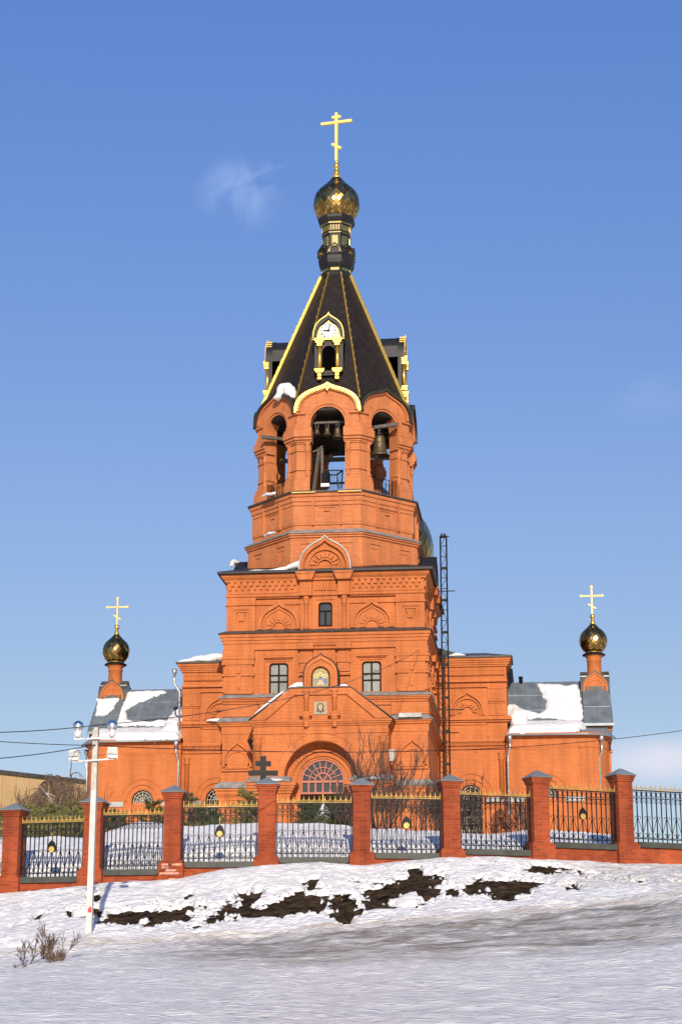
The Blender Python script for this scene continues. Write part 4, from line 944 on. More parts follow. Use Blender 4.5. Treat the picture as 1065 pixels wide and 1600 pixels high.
# ================================================================== SNOW ON ROOFS
def snowpatch(name,outline,org,U,V,label,thick=.22,step=.1,edge=.35,seed=0,lift=.02,rough=.5):
    """outline in (u,v) metres on the plane org+u*U+v*V; a domed sheet of snow lying on it"""
    U=Vector(U).normalized(); V=Vector(V).normalized(); Nn=U.cross(V).normalized()
    if Nn.z<0: Nn=-Nn
    us=[p[0] for p in outline]; vs_=[p[1] for p in outline]
    P=np.array(outline); n=len(P)
    def sdist(u,v):
        d=1e9; ins=False
        for i in range(n):
            x1,y1=P[i]; x2,y2=P[(i+1)%n]
            ex,ey=x2-x1,y2-y1; t=max(0,min(1,((u-x1)*ex+(v-y1)*ey)/(ex*ex+ey*ey+1e-9)))
            d=min(d,math.hypot(u-x1-t*ex,v-y1-t*ey))
            if (y1>v)!=(y2>v) and u<(x2-x1)*(v-y1)/(y2-y1+1e-12)+x1: ins=not ins
        return d if ins else -d
    nu=int((max(us)-min(us))/step)+3; nv=int((max(vs_)-min(vs_))/step)+3
    idx={};verts=[];faces=[]
    H={}
    for i in range(nu):
        for j in range(nv):
            u=min(us)+(i-1)*step; v=min(vs_)+(j-1)*step
            w=noise.noise((u*1.7+seed,v*1.7,seed))*.16*rough*2
            H[i,j]=(u,v,sdist(u,v)+w)
    for (i,j),(u,v,d) in H.items():
        if d>-step:
            e=max(0,d); h=thick*(1-math.exp(-e/edge*1.8))+(.05*noise.noise((u*2.5,v*2.5,seed+4))*(min(1,e/edge)))
            if d<0: h=-.03
            p=Vector(org)+U*u+V*v+Nn*(h+lift); idx[i,j]=len(verts); verts.append(tuple(p))
    for i in range(nu-1):
        for j in range(nv-1):
            q=[(i,j),(i+1,j),(i+1,j+1),(i,j+1)]
            if all(k in idx for k in q): faces.append([idx[k] for k in q])
    b=MB(); b.add(verts,faces,True); o=b.build(name,'snow'); tag(o,label,'snow'); return o
def onY(pxs,Yf,Z=None):
    return [W(a,b_,Yf) for a,b_ in pxs]
# helper: outline given in photo px on a sloped plane through (Y0,Z0)-(Y1,Z1)
def slopepts(pxs,Y0,Z0,Y1,Z1):
    nrm=Vector((0,-(Z1-Z0),Y1-Y0)); P0=Vector((0,Y0,Z0)); V=Vector((0,Y1-Y0,Z1-Z0)).normalized(); out=[]
    for a,b_ in pxs:
        r=ray(a,b_); t=(P0-CAM).dot(nrm)/r.dot(nrm); p=CAM+r*t; out.append((p.x,(p-P0).dot(V)))
    return out,P0,(1,0,0),V
o_,P0,U,V=slopepts([(797,1108),(800,1134),(820,1124),(845,1121),(910,1127),(910,1112),(902,1071),(838,1069),(848,1084),(853,1096),(852,1110),(842,1116),(815,1108),(800,1100)],12.75,21.15,16.4,24.72)
snowpatch('roof_snow',o_,P0,U,V,'thick snow on the steep grey roof of the right wing',.20,.1,.3,1)
o_,P0,U,V=slopepts([(180,1134),(186,1110),(200,1081),(255,1079),(258,1082),(233,1092),(205,1104),(196,1112),(199,1125),(230,1128),(262,1125),(270,1112),(283,1108),(283,1134)],12.75,21.15,16.4,24.72)
snowpatch('roof_snow',o_,P0,U,V,'snow along the left edge of the steep grey roof of the left wing',.16,.1,.25,2)
o_,P0,U,V=slopepts([(152,1092),(151,1112),(150,1119),(165,1119),(175,1112),(184,1098),(186,1091)],12.55,21.12,15.2,23.88)
snowpatch('roof_snow',o_,P0,U,V,'small snow patch on the end roof under the left golden dome',.08,.07,.18,3)
def leansnow(o_,label,seed,th_):
    P0=Vector((0,YN-.36,zea+.1)); V=Vector((0,13.1-YN+.36,1.0)).normalized()
    snowpatch('roof_snow',o_,P0,(1,0,0),V,label,th_,.1,.30,seed,rough=.35)
leansnow([(11.05,.12),(13.4,.16),(14.9,.35),(15.7,.9),(16.1,1.9),(16.2,3.45),(11.05,3.45)],'long snow drift on the low front roof of the right wing',5,.52)
leansnow([(-11.05,.02),(-11.05,3.45),(-17.3,3.45),(-17.5,2.2),(-17.1,1.2),(-16.2,.35),(-15.2,.06)],'long snow drift on the low front roof of the left wing',6,.50)
# slumped heap against the shoulder block: lofted lump
def lump(name,pts,label,seed,ysp=.9,mat='snow',n=14):
    """pts: list of (x,y,z,r) balls swept as a soft ridge"""
    b=MB(); A4=[pts[0]]+list(pts)+[pts[-1]]; fine=[]
    for i in range(1,len(A4)-2):
        for j in range(5):
            t=j/5; p0,p1,p2,p3=A4[i-1:i+3]; fine.append([.5*(2*p1[q]+(p2[q]-p0[q])*t+(2*p0[q]-5*p1[q]+4*p2[q]-p3[q])*t*t+(3*p1[q]-p0[q]-3*p2[q]+p3[q])*t**3) for q in range(4)])
    fine.append(list(pts[-1])); P=[Vector(p[:3]) for p in fine]; rr=[max(.02,p[3]) for p in fine]
    vs=[];fs=[];m=len(P)
    for i,p in enumerate(P):
        d=(P[min(i+1,m-1)]-P[max(i-1,0)]).normalized(); a=Vector((0,0,1)).cross(d); 
        if a.length<.01: a=Vector((1,0,0))
        a.normalize(); u_=d.cross(a)
        for k in range(n):
            t=2*PI*k/n; q=p+(a*c(t)+u_*s(t)*.8)*rr[i]; q+=q.normalized()*0+Vector((noise.noise(q*1.3+Vector((seed,0,0))),noise.noise(q*1.3+Vector((0,seed,0))),noise.noise(q*1.3+Vector((0,0,seed)))))*rr[i]*.55+Vector((0,0,noise.noise(q*4)))*rr[i]*.3
            vs.append(q)
    for j in range(m-1):
        for i in range(n): k=(i+1)%n; fs.append((j*n+i,j*n+k,(j+1)*n+k,(j+1)*n+i))
    fs.append(tuple(range(n))); fs.append(tuple((m-1)*n+i for i in range(n)))
    b.add(vs,fs,True); o=b.build(name,mat); tag(o,label,'snow'); return o
def L_(px,py,Y,r): x,z=W(px,py,Y); return (x,Y,z,r)
lump('snow_heap',[L_(286,1124,11.6,.25),(L_(279,1131,11.4,.55)),L_(274,1140,11.1,.75),L_(264,1148,10.7,.72),L_(252,1153,10.3,.5),L_(240,1158,10.0,.25)],'slumped heap of snow beside the left shoulder of the church',2)
lump('snow_heap',[L_(797,1108,12.6,.3),(L_(803,1116,12.2,.65)),L_(808,1126,11.8,.85),L_(815,1135,11.3,.7),L_(830,1141,11.0,.55),L_(850,1144,10.9,.35)],'slumped heap of snow beside the right shoulder of the church',5)
lump('roof_snow',[L_(277,1035,YB-.1,.05),L_(290,1032,YB+.1,.18),L_(310,1030,YB+.3,.30),L_(335,1029,YB+.4,.36),L_(352,1030,YB+.4,.36)],'rounded snow on the flat roof of the left shoulder block',7)
lump('roof_snow',[L_(700,1026,YB+.4,.12),L_(715,1025,YB+.6,.22),L_(735,1028,YB+.4,.05)],'thin snow on the roof of the right shoulder block',8)
lump('roof_snow',[(-6.3,.0,29.14,.08),(-5.0,-.1,29.18,.14),(-3.6,-.1,29.2,.15),(-2.6,.0,29.3,.22),(-1.9,.0,29.55,.30),(-1.66,.1,29.75,.18)],'snow along the left cornice roof of the bell tower',9)
lump('roof_snow',[(-1.9,YP,g1-.05,.08),(-2.3,YP-.05,g1-.22,.13),(-2.9,YP,g1-.62,.13),(-3.5,YP-.02,g1-1.05,.12),(-4.05,YP-.02,g1-1.5,.06)],'narrow strip of snow on the left slope of the portal gable',10)
lump('roof_snow',[(-1.15,YP+.1,g1+.28,.22),(-1.5,YP+.1,g1+.26,.2),(-1.95,YP,g1+.08,.12)],'snow lump beside the icon niche at its left foot',11)
lump('roof_snow',[(1.15,YP+.1,g1+.2,.14),(1.45,YP+.1,g1+.2,.14),(1.65,YP,g1+.16,.06)],'tiny snow lump at the right foot of the icon niche',12)
x,z=W(446,606,1.6); lump('roof_snow',[(x-.75,2.3,z-.5,.28),(x-.35,2.0,z-.1,.42),(x+.0,1.95,z+.0,.50),(x+.35,1.75,z-.35,.40),(x+.55,1.6,z-.75,.2)],'white snow patch lying on the black spire above the left arch',13)
lump('roof_snow',[L_(410,775,2.0,.08),L_(418,772.5,1.7,.15),L_(430,770,1.2,.10)],'little snow on the belfry ledge at the left',14)
lump('roof_snow',[L_(412,838,2.4,.06),L_(420,834,2.0,.13),L_(430,832,1.6,.07)],'little snow on the octagon ledge at the left',15)
lump('roof_snow',[L_(322,1126,YB-.5,.04),L_(332,1126,YB-.5,.13),L_(346,1124,YB-.5,.13)],'small snow on the ledge of the left shoulder block',16)
lump('roof_snow',[(-6.9,CY-.9,31.0,.12),(-6.8,CY-.3,31.4,.2),(-6.6,CY+.3,31.4,.2),(-6.6,CY+.9,31.1,.1)],'snow cap on the side gable left of the octagon',17)
for x0,x1 in ((-3.9,-2.0),):
    lump('ledge_snow',[(x0,YP-.22,yb(1219),.07),((x0+x1)/2,YP-.25,yb(1219),.13),(x1,YP-.22,yb(1219),.07)],'thin snow on the portal impost behind the black cross',18)
lump('ledge_snow',[(2.2,YP-.22,yb(1219),.06),(3.1,YP-.25,yb(1219),.12),(4.2,YP-.22,yb(1219),.06)],'thin snow on the right portal impost behind the bare tree',19)
# ================================================================== GROUND
def EL(px,py):
    r=ray(px,py); h=r.dot(FH); return r.z/h, r.dot(right)/h
FPX=[-240,-100,25,150,273,418,564,701,838,968,1098,1230]
FU =[58.0,57.0,56.2,55.6,55.3,55.2,55.2,55.5,56.3,57.4,58.6,60.0]
def lerp(x,xs,ys): return float(np.interp(x,xs,ys))
# rows: (u station, [(px,py)...]); heights follow from the picture row and the distance
PXC=[-300,0,150,300,430,564,700,850,980,1065,1365]
def yint(pts,px): return lerp(px,[p[0] for p in pts],[p[1] for p in pts])
BASE=[(-300,1422),(0,1402),(150,1387),(273,1379),(350,1364),(418,1357),(500,1352),(564,1357),(640,1350),(701,1345),(780,1343),(838,1348),(900,1350),(968,1354),(1065,1355),(1365,1362)]
FOOT=[(-300,1515),(0,1500),(140,1482),(300,1474),(430,1466),(600,1450),(780,1436),(900,1424),(1065,1408),(1365,1390)]
LOW=[(-300,1545),(0,1530),(150,1524),(430,1512),(564,1508),(700,1503),(900,1492),(1065,1480),(1365,1470)]
CREST=[(-300,1320),(0,1312),(130,1312),(165,1302),(215,1288),(262,1296),(300,1297),(400,1290),(500,1291),(562,1298),(640,1303),(760,1308),(850,1300),(900,1305),(960,1309),(985,1322),(1010,1345),(1100,1380),(1365,1400)]
FAR=[(-300,1400),(0,1380),(150,1345),(300,1325),(900,1325),(980,1345),(1065,1420),(1365,1460)]
def Erow(pts,off=0): return [EL(px,yint(pts,px)+off)[0] for px in PX]
PX=list(range(-300,1370,15)); LX=[EL(px,1450)[1] for px in PX]
def uf(px): return lerp(px,FPX,FU)
def stations(px):
    """(u, z) pairs of the ground profile under one picture column"""
    f=uf(px); e=lambda pts,o=0: EL(px,yint(pts,px)+o)[0]
    bend=(px-532)/532.
    uB=44-1.0*bend; uC=38.
    out=[(0,0.),(8,.25),(16,.85),(25,1.6+25*EL(px,1598)[0]),(31,1.6+31*EL(px,.5*1600+.5*yint(LOW,px))[0]+.0),(uC,1.6+uC*e(LOW)),(uB,1.6+uB*e(FOOT)),
         (uB+(f-uB)*.45,1.6+(uB+(f-uB)*.45)*(e(FOOT)*.50+e(BASE)*.50)),(f-1.6,1.6+(f-1.6)*(e(BASE)-.0012)),(f-.3,1.6+(f-.3)*e(BASE)),(f+.4,1.6+(f+.4)*e(BASE)+.02)]
    zc_=e(CREST); out+=[(f+2.2,1.6+(f+2.2)*(e(BASE)*.35+zc_*.65)),(f+5.5,1.6+(f+5.5)*zc_),(f+8,1.6+(f+8)*(zc_-.0015)),(95,1.6+95*e(FAR)),(125,1.6+125*e(FAR)),(200,1.6+200*(e(FAR)-.03)),(420,6)]
    return out
ucols=np.concatenate([np.linspace(0,22,23),np.linspace(22.3,40,120),np.linspace(40.07,57.5,240),np.linspace(57.7,68,60),np.linspace(69,120,50),np.linspace(124,420,30)])
PXG=np.concatenate([np.linspace(-300,-30,40),np.linspace(-28,1093,640),np.linspace(1100,1365,40)])
def profile(px):
    st=stations(px); us=[a for a,_ in st]; zs=[b_ for _,b_ in st]
    return np.interp(ucols,us,zs)
Z=np.array([profile(px) for px in PXG]); 
# soften the kinks along u
for _ in range(3):
    Z[:,1:-1]=.25*Z[:,:-2]+.5*Z[:,1:-1]+.25*Z[:,2:]
LG=np.array([EL(px,1450)[1] for px in PXG])
FHn=np.array(FH); RT=np.array(right)
def worldxy(u,l): return (CAM.x+FH.x*u+right.x*l*u, CAM.y+FH.y*u+right.y*l*u)
def ground_z(x,y):
    dx,dy=x-CAM.x,y-CAM.y; u=dx*FH.x+dy*FH.y; l=(dx*right.x+dy*right.y)/max(u,.1)
    i=np.interp(l,LG,np.arange(len(LG))); j=np.interp(u,ucols,np.arange(len(ucols)))
    i0=int(min(i,len(LG)-2)); j0=int(min(j,len(ucols)-2)); a,b_=i-i0,j-j0
    return float(Z[i0,j0]*(1-a)*(1-b_)+Z[i0+1,j0]*a*(1-b_)+Z[i0,j0+1]*(1-a)*b_+Z[i0+1,j0+1]*a*b_)
# bare soil patches: (px,py,half width,half height,tilt)
SOIL=[(232,1433,70,7,-.12),(262,1434,42,11,-.1),(190,1437,22,6,.0),(340,1432,36,9,-.45),(362,1422,28,9,-.35),(385,1405,20,7,-.3),(410,1425,55,8,-.15),(452,1418,48,12,-.2),(480,1412,30,12,-.1),(492,1388,20,7,0),(540,1420,24,15,.2),(535,1432,18,12,0),
      (598,1401,34,17,-.2),(582,1413,24,9,0),(640,1385,42,13,-.25),(672,1396,30,14,-.6),(706,1394,13,12,.3),(650,1368,12,8,.4),(740,1388,26,10,-.2),(806,1389,40,12,-.12),(786,1398,20,10,0),(850,1362,45,4.5,.06),(885,1366,38,6.5,.08),(895,1392,14,5,.1),(945,1379,9,2.2,0),(975,1380,6,2,0),(1000,1381,4,1.5,0),
      (148,1406,12,6,0),(163,1405,6,3,0),(150,1427,11,9,.2),(108,1430,6,6,-.8),(128,1434,9,3,0),(160,1441,12,3,0),(196,1428,9,5,-.3),(300,1401,4,3,0),(292,1405,3,3,0),(275,1416,4,2,0),(380,1396,5,3,0),(394,1392,3,3,0),(472,1398,6,3,0),(560,1378,9,3,0),(620,1375,4,3,0),(1060,1380,6,2,0),(935,1366,4,1.5,0),(920,1378,5,1.5,0),(124,1420,7,2,-.4),(60,1433,5,1.4,-.5),(16,1448,2,3,0)]
nI,nJ=Z.shape
xs=np.zeros((nI,nJ)); ys=np.zeros((nI,nJ))
xs=CAM.x+FH.x*ucols[None,:]+right.x*LG[:,None]*ucols[None,:]
ys=CAM.y+FH.y*ucols[None,:]+right.y*LG[:,None]*ucols[None,:]
U2=np.broadcast_to(ucols[None,:],(nI,nJ))
def project(x,y,z):
    dx,dy,dz_=x-CAM.x,y-CAM.y,z-CAM.z
    a=dx*right.x+dy*right.y; b_=dx*up.x+dy*up.y+dz_*up.z; d=dx*fwd.x+dy*fwd.y+dz_*fwd.z; d=np.maximum(d,.5)
    return 532.5+F*a/d, 800-F*b_/d
PXa,PYa=project(xs,ys,Z)
NZ=np.zeros((nI,nJ)); NZ2=np.zeros((nI,nJ)); ND=np.zeros((nI,nJ)); NE=np.zeros((nI,nJ))
fr=noise.fractal; nn=noise.noise
for i in range(nI):
    for j in range(nJ):
        u=ucols[j]
        if u>75 or u<20: NZ[i,j]=nn((xs[i,j]*.2,ys[i,j]*.2,3.)); continue
        x,y=xs[i,j],ys[i,j]
        NZ[i,j]=fr((x*.55,y*.55,1.7),1.,2.1,5)
        NZ2[i,j]=nn((x*1.6+.35*y,y*2.6,9.1))+.6*nn((x*4.2,y*5.5,2.2))
        if 40<u<58: ND[i,j]=fr((x*1.5,y*1.9,5.5),.8,2.2,4); NE[i,j]=nn((x*9,y*9,.5))
m=np.full((nI,nJ),-9.)
for (cx,cy_,hx,hy,tl) in SOIL:
    dx=PXa-cx; dy=PYa-cy_; a=dx*c(tl)+dy*s(tl); b_=-dx*s(tl)+dy*c(tl)
    hy=hy*(1.3 if cx<560 and hy>5 else 1.1); d=1-np.sqrt((a/hx)**2+(b_/hy)**2); m=np.maximum(m,d*min(1.,hy/7.))
bank=np.clip((U2-41)/3,0,1)*np.clip((58-U2)/2,0,1)
amp=np.where(U2<75,.06,.3); amp=np.where((U2>42)&(U2<57),.085,amp)
infr=(PYa<1380)&(U2<60)
disp=NZ*amp+NZ2*np.where((U2>20)&(U2<70),.034+.030*bank,0)
disp*=np.clip(np.abs(U2-np.interp(PXa,FPX,FU))/1.5,.15,1)
base=Z+disp
mm=m+.75*ND+.38*NE
hole=1/(1+np.exp(-(mm+.05)*10))
snow=base+.10-.26*hole
soil=Z+disp*.8+.03*NE-.02
def gridmesh(name,zz,mat,i0,i1,j0,j1,attrs=None):
    me=bpy.data.meshes.new(name); a=i1-i0; b_=j1-j0
    co=np.stack([xs[i0:i1,j0:j1],ys[i0:i1,j0:j1],zz[i0:i1,j0:j1]],-1).reshape(-1,3)
    ii,jj=np.meshgrid(np.arange(a-1),np.arange(b_-1),indexing='ij'); q=(ii*b_+jj).reshape(-1)
    fc=np.stack([q,q+b_,q+b_+1,q+1],-1)
    me.vertices.add(len(co)); me.vertices.foreach_set('co',co.reshape(-1).astype(np.float32))
    me.loops.add(fc.size); me.loops.foreach_set('vertex_index',fc.reshape(-1).astype(np.int32))
    me.polygons.add(len(fc)); me.polygons.foreach_set('loop_start',np.arange(0,fc.size,4,dtype=np.int32)); me.polygons.foreach_set('loop_total',np.full(len(fc),4,dtype=np.int32))
    me.update(calc_edges=True); me.polygons.foreach_set('use_smooth',np.ones(len(fc),dtype=bool))
    for k,v in (attrs or {}).items():
        at=me.attributes.new(k,'FLOAT','POINT'); at.data.foreach_set('value',v[i0:i1,j0:j1].reshape(-1).astype(np.float32))
    me.materials.append(M[mat]); o=bpy.data.objects.new(name,me); COL.objects.link(o); return o
yf=np.interp(PXa,[p[0] for p in FOOT],[p[1] for p in FOOT]); yl=np.interp(PXa,[p[0] for p in LOW],[p[1] for p in LOW])
side=np.clip((PXa-80)/300,0.3,1)
dirt=np.clip((PYa-yf+2)/9,0,1)*np.clip((yl-PYa+22)/34,0,1)*side
dirt=np.maximum(dirt,.42*np.clip((PXa-820)/120,0,1)*np.clip((PYa-1352)/6,0,1)*np.clip((1400-PYa)/14,0,1))
dirt=np.where((U2>36)&(U2<58),dirt,0); dirt=np.maximum(dirt,np.where(U2<39,.22*np.clip((PYa-1480)/30,0,1),0))
tan=np.exp(-((PYa-yf+3)/5.)**2)*np.where((U2>36)&(U2<50),1,0)*.8
o=gridmesh('snow_ground',snow,'gsnow',0,nI,0,nJ,{'dirt':dirt,'tan':tan}); struct(o)
j0=int(np.searchsorted(ucols,41)); j1=int(np.searchsorted(ucols,57.5))
o=gridmesh('soil_bank',soil,'soil',0,nI,j0,j1); struct(o)
b=MB(); b.add([(-3000,-3000,-1.2),(3000,-3000,-1.2),(3000,4000,-1.2),(-3000,4000,-1.2)],[(0,1,2,3)]); struct(b.build('ground_plain','gsnow'))
# ================================================================== FENCE
PT=[None]*len(FPX)
CAPY=[(-240,1268),(-100,1262),(25,1255),(150,1243),(273,1227),(418,1215),(564,1216),(701,1210),(838,1204),(968,1201),(1098,1201),(1230,1203)]
LEDGE={0:1392,1:1384,2:1371,3:1359.5,4:1347.5,5:1340.5,6:1334,7:1328.5,8:1318.5,9:1318.5,10:1320}
fence=thing('fence',(0,0,0),'red brick fence with black iron railings and gold tops along the snow bank','fence')
pos=[G(px,py,u) for (px,py),u in zip(CAPY,FU)]
fence.location=(pos[5].x,pos[5].y,ground_z(pos[5].x,pos[5].y))
def local(o_,a,mbuild): pass
dirs=[]
for i in range(len(pos)):
    a=pos[max(0,i-1)];b_=pos[min(len(pos)-1,i+1)]; dirs.append(math.atan2(b_.y-a.y,b_.x-a.x))
for i,p in enumerate(pos):
    gz=ground_z(p.x,p.y)-.5; top=p.z; b=MB(); b.M=Matrix.Translation((p.x,p.y,0))@Matrix.Rotation(dirs[i],4,'Z')
    li=min(max(i,1),10); zl=max(G(FPX[i],LEDGE[min(i,10)],FU[i]).z,G(FPX[i],LEDGE[max(i-1,0)],FU[i]).z)-.02
    w=.255; b.box(-.37,.37,-.37,.37,gz,zl-.02); b.box(-.33,.33,-.33,.33,zl-.02,zl+.05); b.box(-w,w,-w,w,zl+.05,top-.36); b.box(-w-.03,w+.03,-w-.03,w+.03,top-.42,top-.36)
    b.box(-w-.05,w+.05,-w-.05,w+.05,top-.36,top-.29); b.box(-w-.08,w+.08,-w-.08,w+.08,top-.29,top-.235)
    pl=b.build('pillar','fbrick',fence)
    b=MB(); b.M=Matrix.Translation((p.x,p.y,0))@Matrix.Rotation(dirs[i],4,'Z'); b.sq([(.365,top-.235),(.37,top-.215),(.03,top)],0,0); b.build('cap','zinc',pl)
emb={1,3,5,7,9}; emb={2-1,}|{3,5,7}
SPAN_EMB={2:True,4:True,6:True,8:True}
for i in range(len(pos)-1):
    A,B=pos[i],pos[i+1]; d=Vector((B.x-A.x,B.y-A.y,0)); Lh=d.length; d.normalize(); ang=math.atan2(d.y,d.x)
    mid=(A+B)/2; px=(FPX[i]+FPX[i+1])/2; u=(FU[i]+FU[i+1])/2
    zl=G(px,LEDGE[i],u).z
    Mt=Matrix.Translation((A.x,A.y,0))@Matrix.Rotation(ang,4,'Z')
    gz=min(ground_z(A.x,A.y),ground_z(B.x,B.y))-.5
    b=MB(); b.M=Mt; b.box(.30,Lh-.30,-.22,.22,gz,zl-.17); b.build('plinth','fbrick',fence)
    b=MB(); b.M=Mt; x0,x1=.37,Lh-.37
    b.plate([(x0+.04,zl-.17),(x1-.04,zl-.17),(x1,zl-.12),(x1,zl+.0),(x0,zl+.0),(x0,zl-.12)],[],-.30,.30); b.build('coping','stone',fence)
    # railing panel
    b=MB(); b.M=Mt; y=-.12; x0,x1=.30,Lh-.30; n=14; st=(x1-x0)/n; zr=zl+1.59; zr2=zr-.24
    q=.0135
    b.box(x0,x1,y-.014,y+.014,zr-.02,zr+.01); b.box(x0,x1,y-.012,y+.012,zr2-.012,zr2+.012); b.box(x0,x1,y-.013,y+.013,zl+.10,zl+.125)
    for k in range(n+1):
        x=x0+k*st; b.box(x-q,x+q,y-q,y+q,zl-.01,zr)
        b.lathe([(.012,zr2-.12),(.028,zr2-.10),(.012,zr2-.08)],x,y,6,cap=False)
        if k<n:
            xc=x+st/2
            b.tube([(xc+.066*c(t),y,zr-.12+.078*s(t)) for t in [2*PI*j/12 for j in range(13)]],.009,4)
            for sgn in (-1,1):
                b.tube([(x+st/2+sgn*(st/2-.012-.045*s(t)),y,zr2-.02-.09*t/PI*1.6) for t in [PI*j/6 for j in range(7)]],.008,4)
    for k in range(0,n,2):          # lyre ornaments at the foot
        xc=x0+(k+1)*st; z0=zl+.16
        for sg in (-1,1):
            b.tube([(xc+sg*st*.97,y-.01,z0+.12),(xc+sg*st*.5,y-.01,z0+.36),(xc+sg*.01,y-.01,z0+.60)],.010,4)
            b.tube([(xc+sg*.005,y-.01,z0+.56)]+[(xc+sg*(.055-.05*c(t)),y-.01,z0+.60+.035*s(t)) for t in [PI*j/6*1.35 for j in range(7)]],.009,4)
            b.tube([(xc+sg*(st*.97),y-.01,z0+.14),(xc+sg*(st*.95),y-.01,z0+.02),(xc+sg*st*.62,y-.01,z0-.035),(xc+sg*st*.25,y-.01,z0+.0),(xc+sg*.03,y-.01,z0+.09),(xc+sg*.07,y-.01,z0+.13),(xc+sg*.10,y-.01,z0+.08)],.011,4)
    pn=b.build('railing','blackp',fence)
    b=MB(); b.M=Mt
    for k in range(n+1):
        x=x0+k*st; b.box(x-.006,x+.006,y-.006,y+.006,zr+.01,zr+.16)
        b.lathe([(.006,zr+.15),(.012,zr+.165),(.002,zr+.21)],x,y,6,cap=False)
        if k<n: b.tube([(x+st/2-(st/2-.01)*c(t),y,zr+.125-.085*s(t)) for t in [PI*j/8 for j in range(9)]],.0085,4); b.tube([(x+st/2-(.035)*c(t),y,zr+.10-.03*s(t)) for t in [PI*j/6 for j in range(7)]],.008,4)
    b.box(x0,x1,y-.008,y+.008,zr+.015,zr+.025)
    b.build('gold_frieze','goldp',pn)
    if i in SPAN_EMB:
        xm=x0+7*st; ze=zl+.80
        b=MB(); b.M=Mt; o2=ogee(xm,ze+.0,.135,.30,8); lo=[(xm-.115,ze-.07),(xm+.115,ze-.07)]
        b.plate(o2+lo,[],y-.035,y-.02); b.build('emblem','blackp',pn)
        b=MB(); b.M=Mt; b.plate(arc(xm,ze+.01,.088,0,2*PI*.95,18),[],y-.05,y-.035)
        b.box(xm-.006,xm+.006,y-.04,y-.03,ze+.28,ze+.52); b.box(xm-.035,xm+.035,y-.04,y-.03,ze+.44,ze+.45); b.build('emblem','goldp',pn)
lime=simple('lime_bloom_brick',(.50,.24,.17),.9,0,.3,9)
# faded whitish bricks on one pillar foot
p=pos[4]; zl=G(273,LEDGE[4],FU[4]).z; b=MB(); b.M=Matrix.Translation((p.x,p.y,0))@Matrix.Rotation(dirs[4],4,'Z'); rnd=random.Random(5)
for k in range(15):
    b=MB(); b.M=Matrix.Translation((p.x,p.y,0))@Matrix.Rotation(dirs[4],4,'Z'); x=rnd.uniform(-.33,.12); z=zl-.12-.085*rnd.randint(0,7); b.box(x,x+.2,-.378+.0004*k,-.365,z,z+.06); b.build('faded_brick',lime,bpy.data.objects['pillar.004'])
# ================================================================== LAMP POST
foot=G(139,1468,46.5); foot.z=ground_z(foot.x,foot.y)-.1
lp=thing('lamp_post',tuple(foot),'tall whitewashed concrete post with four floodlights at the left','lamp post')
sc_=46.5/F*1.0
tp=G(134.5,1137,46.5); H=tp.z-foot.z
b=MB(); b.sq([(.074,foot.z),(.066,foot.z+H*.70)],foot.x,foot.y); b.build('post_base','whitew',lp)
b=MB(); b.lathe([(.16,foot.z-.2),(.15,foot.z+.10),(.10,foot.z+.13)],foot.x,foot.y,12); b.build('footing','conc',lp)
b=MB(); b.sq([(.068,foot.z+H*.70),(.064,foot.z+H)],foot.x,foot.y); b.build('post_top','conc',lp)
b=MB(); b.box(foot.x-.03,foot.x+.06,foot.y-.078,foot.y-.07,foot.z+.68,foot.z+.78); b.box(foot.x+.0,foot.x+.05,foot.y-.08,foot.y-.07,foot.z+.78,foot.z+.82); b.build('sticker','red',lp)
def lpz(py): return G(136,py,46.5).z
def lpx(px): return foot.x+(px-134.5)*.0163
b=MB()
for z,x0,x1,dz_ in ((lpz(1155),103,166,.012),(lpz(1189),101,166,.03)):
    b.obox((lpx(x0),foot.y-.13,z-dz_),(lpx(x1),foot.y-.13,z+dz_),.032,.036); b.box(foot.x-.085,foot.x+.085,foot.y-.10,foot.y+.1,z-.02,z+.03)
b.build('cross_arm','white',lp)
for px,rot in ((108,0),(161.5,8)):
    x=lpx(px); y=foot.y-.13; z=lpz(1155)
    t=MB()
    t.M=Matrix.Translation((x,y,z+.30))@Matrix.Rotation(R(rot),4,'Z')@Matrix.Rotation(R(-28),4,'X')
    t.lathe(bulbprof([(.02,.15),(.07,.14),(.12,.09),(.138,.02),(.125,-.04),(.09,-.09),(.055,-.12)],4),0,0,24)
    f=t.build('floodlight','chrome',lp)
    t=MB(); t.lathe(bulbprof([(.04,z+.02),(.075,z+.06),(.085,z+.12),(.06,z+.17),(.045,z+.22),(.05,z+.26)],3),x+.01,y-.03,16)
    t.box(x-.085,x-.07,y-.02,y+.02,z,z+.2); t.box(x+.07,x+.085,y-.02,y+.02,z,z+.2); t.build('lamp_housing','white',f)
for px,rot,py in ((104,-6,1181),(163,14,1178)):
    x=lpx(px); y=foot.y-.13; z=lpz(py)
    t=MB(); t.M=Matrix.Translation((x,y,z))@Matrix.Rotation(R(rot),4,'Z')@Matrix.Rotation(R(-14),4,'X')
    t.plate(rect(-.115,.115,-.05,.12),[],-.09,.10)
    for q in (-.03,.0,.03,.06,.09): t.box(-.123,.123,-.108,-.10,q-.004,q+.004)
    f=t.build('floodlight','white',lp)
    t=MB(); t.M=Matrix.Translation((x,y,z))@Matrix.Rotation(R(rot),4,'Z'); t.plate([(-.09,-.13),(.11,-.13),(.12,-.055),(-.11,-.055)],[],-.08,.08); t.box(.12,.135,-.02,.02,-.16,.05); t.box(-.135,-.12,-.02,.02,-.16,.05); t.build('ballast_box','white',f)
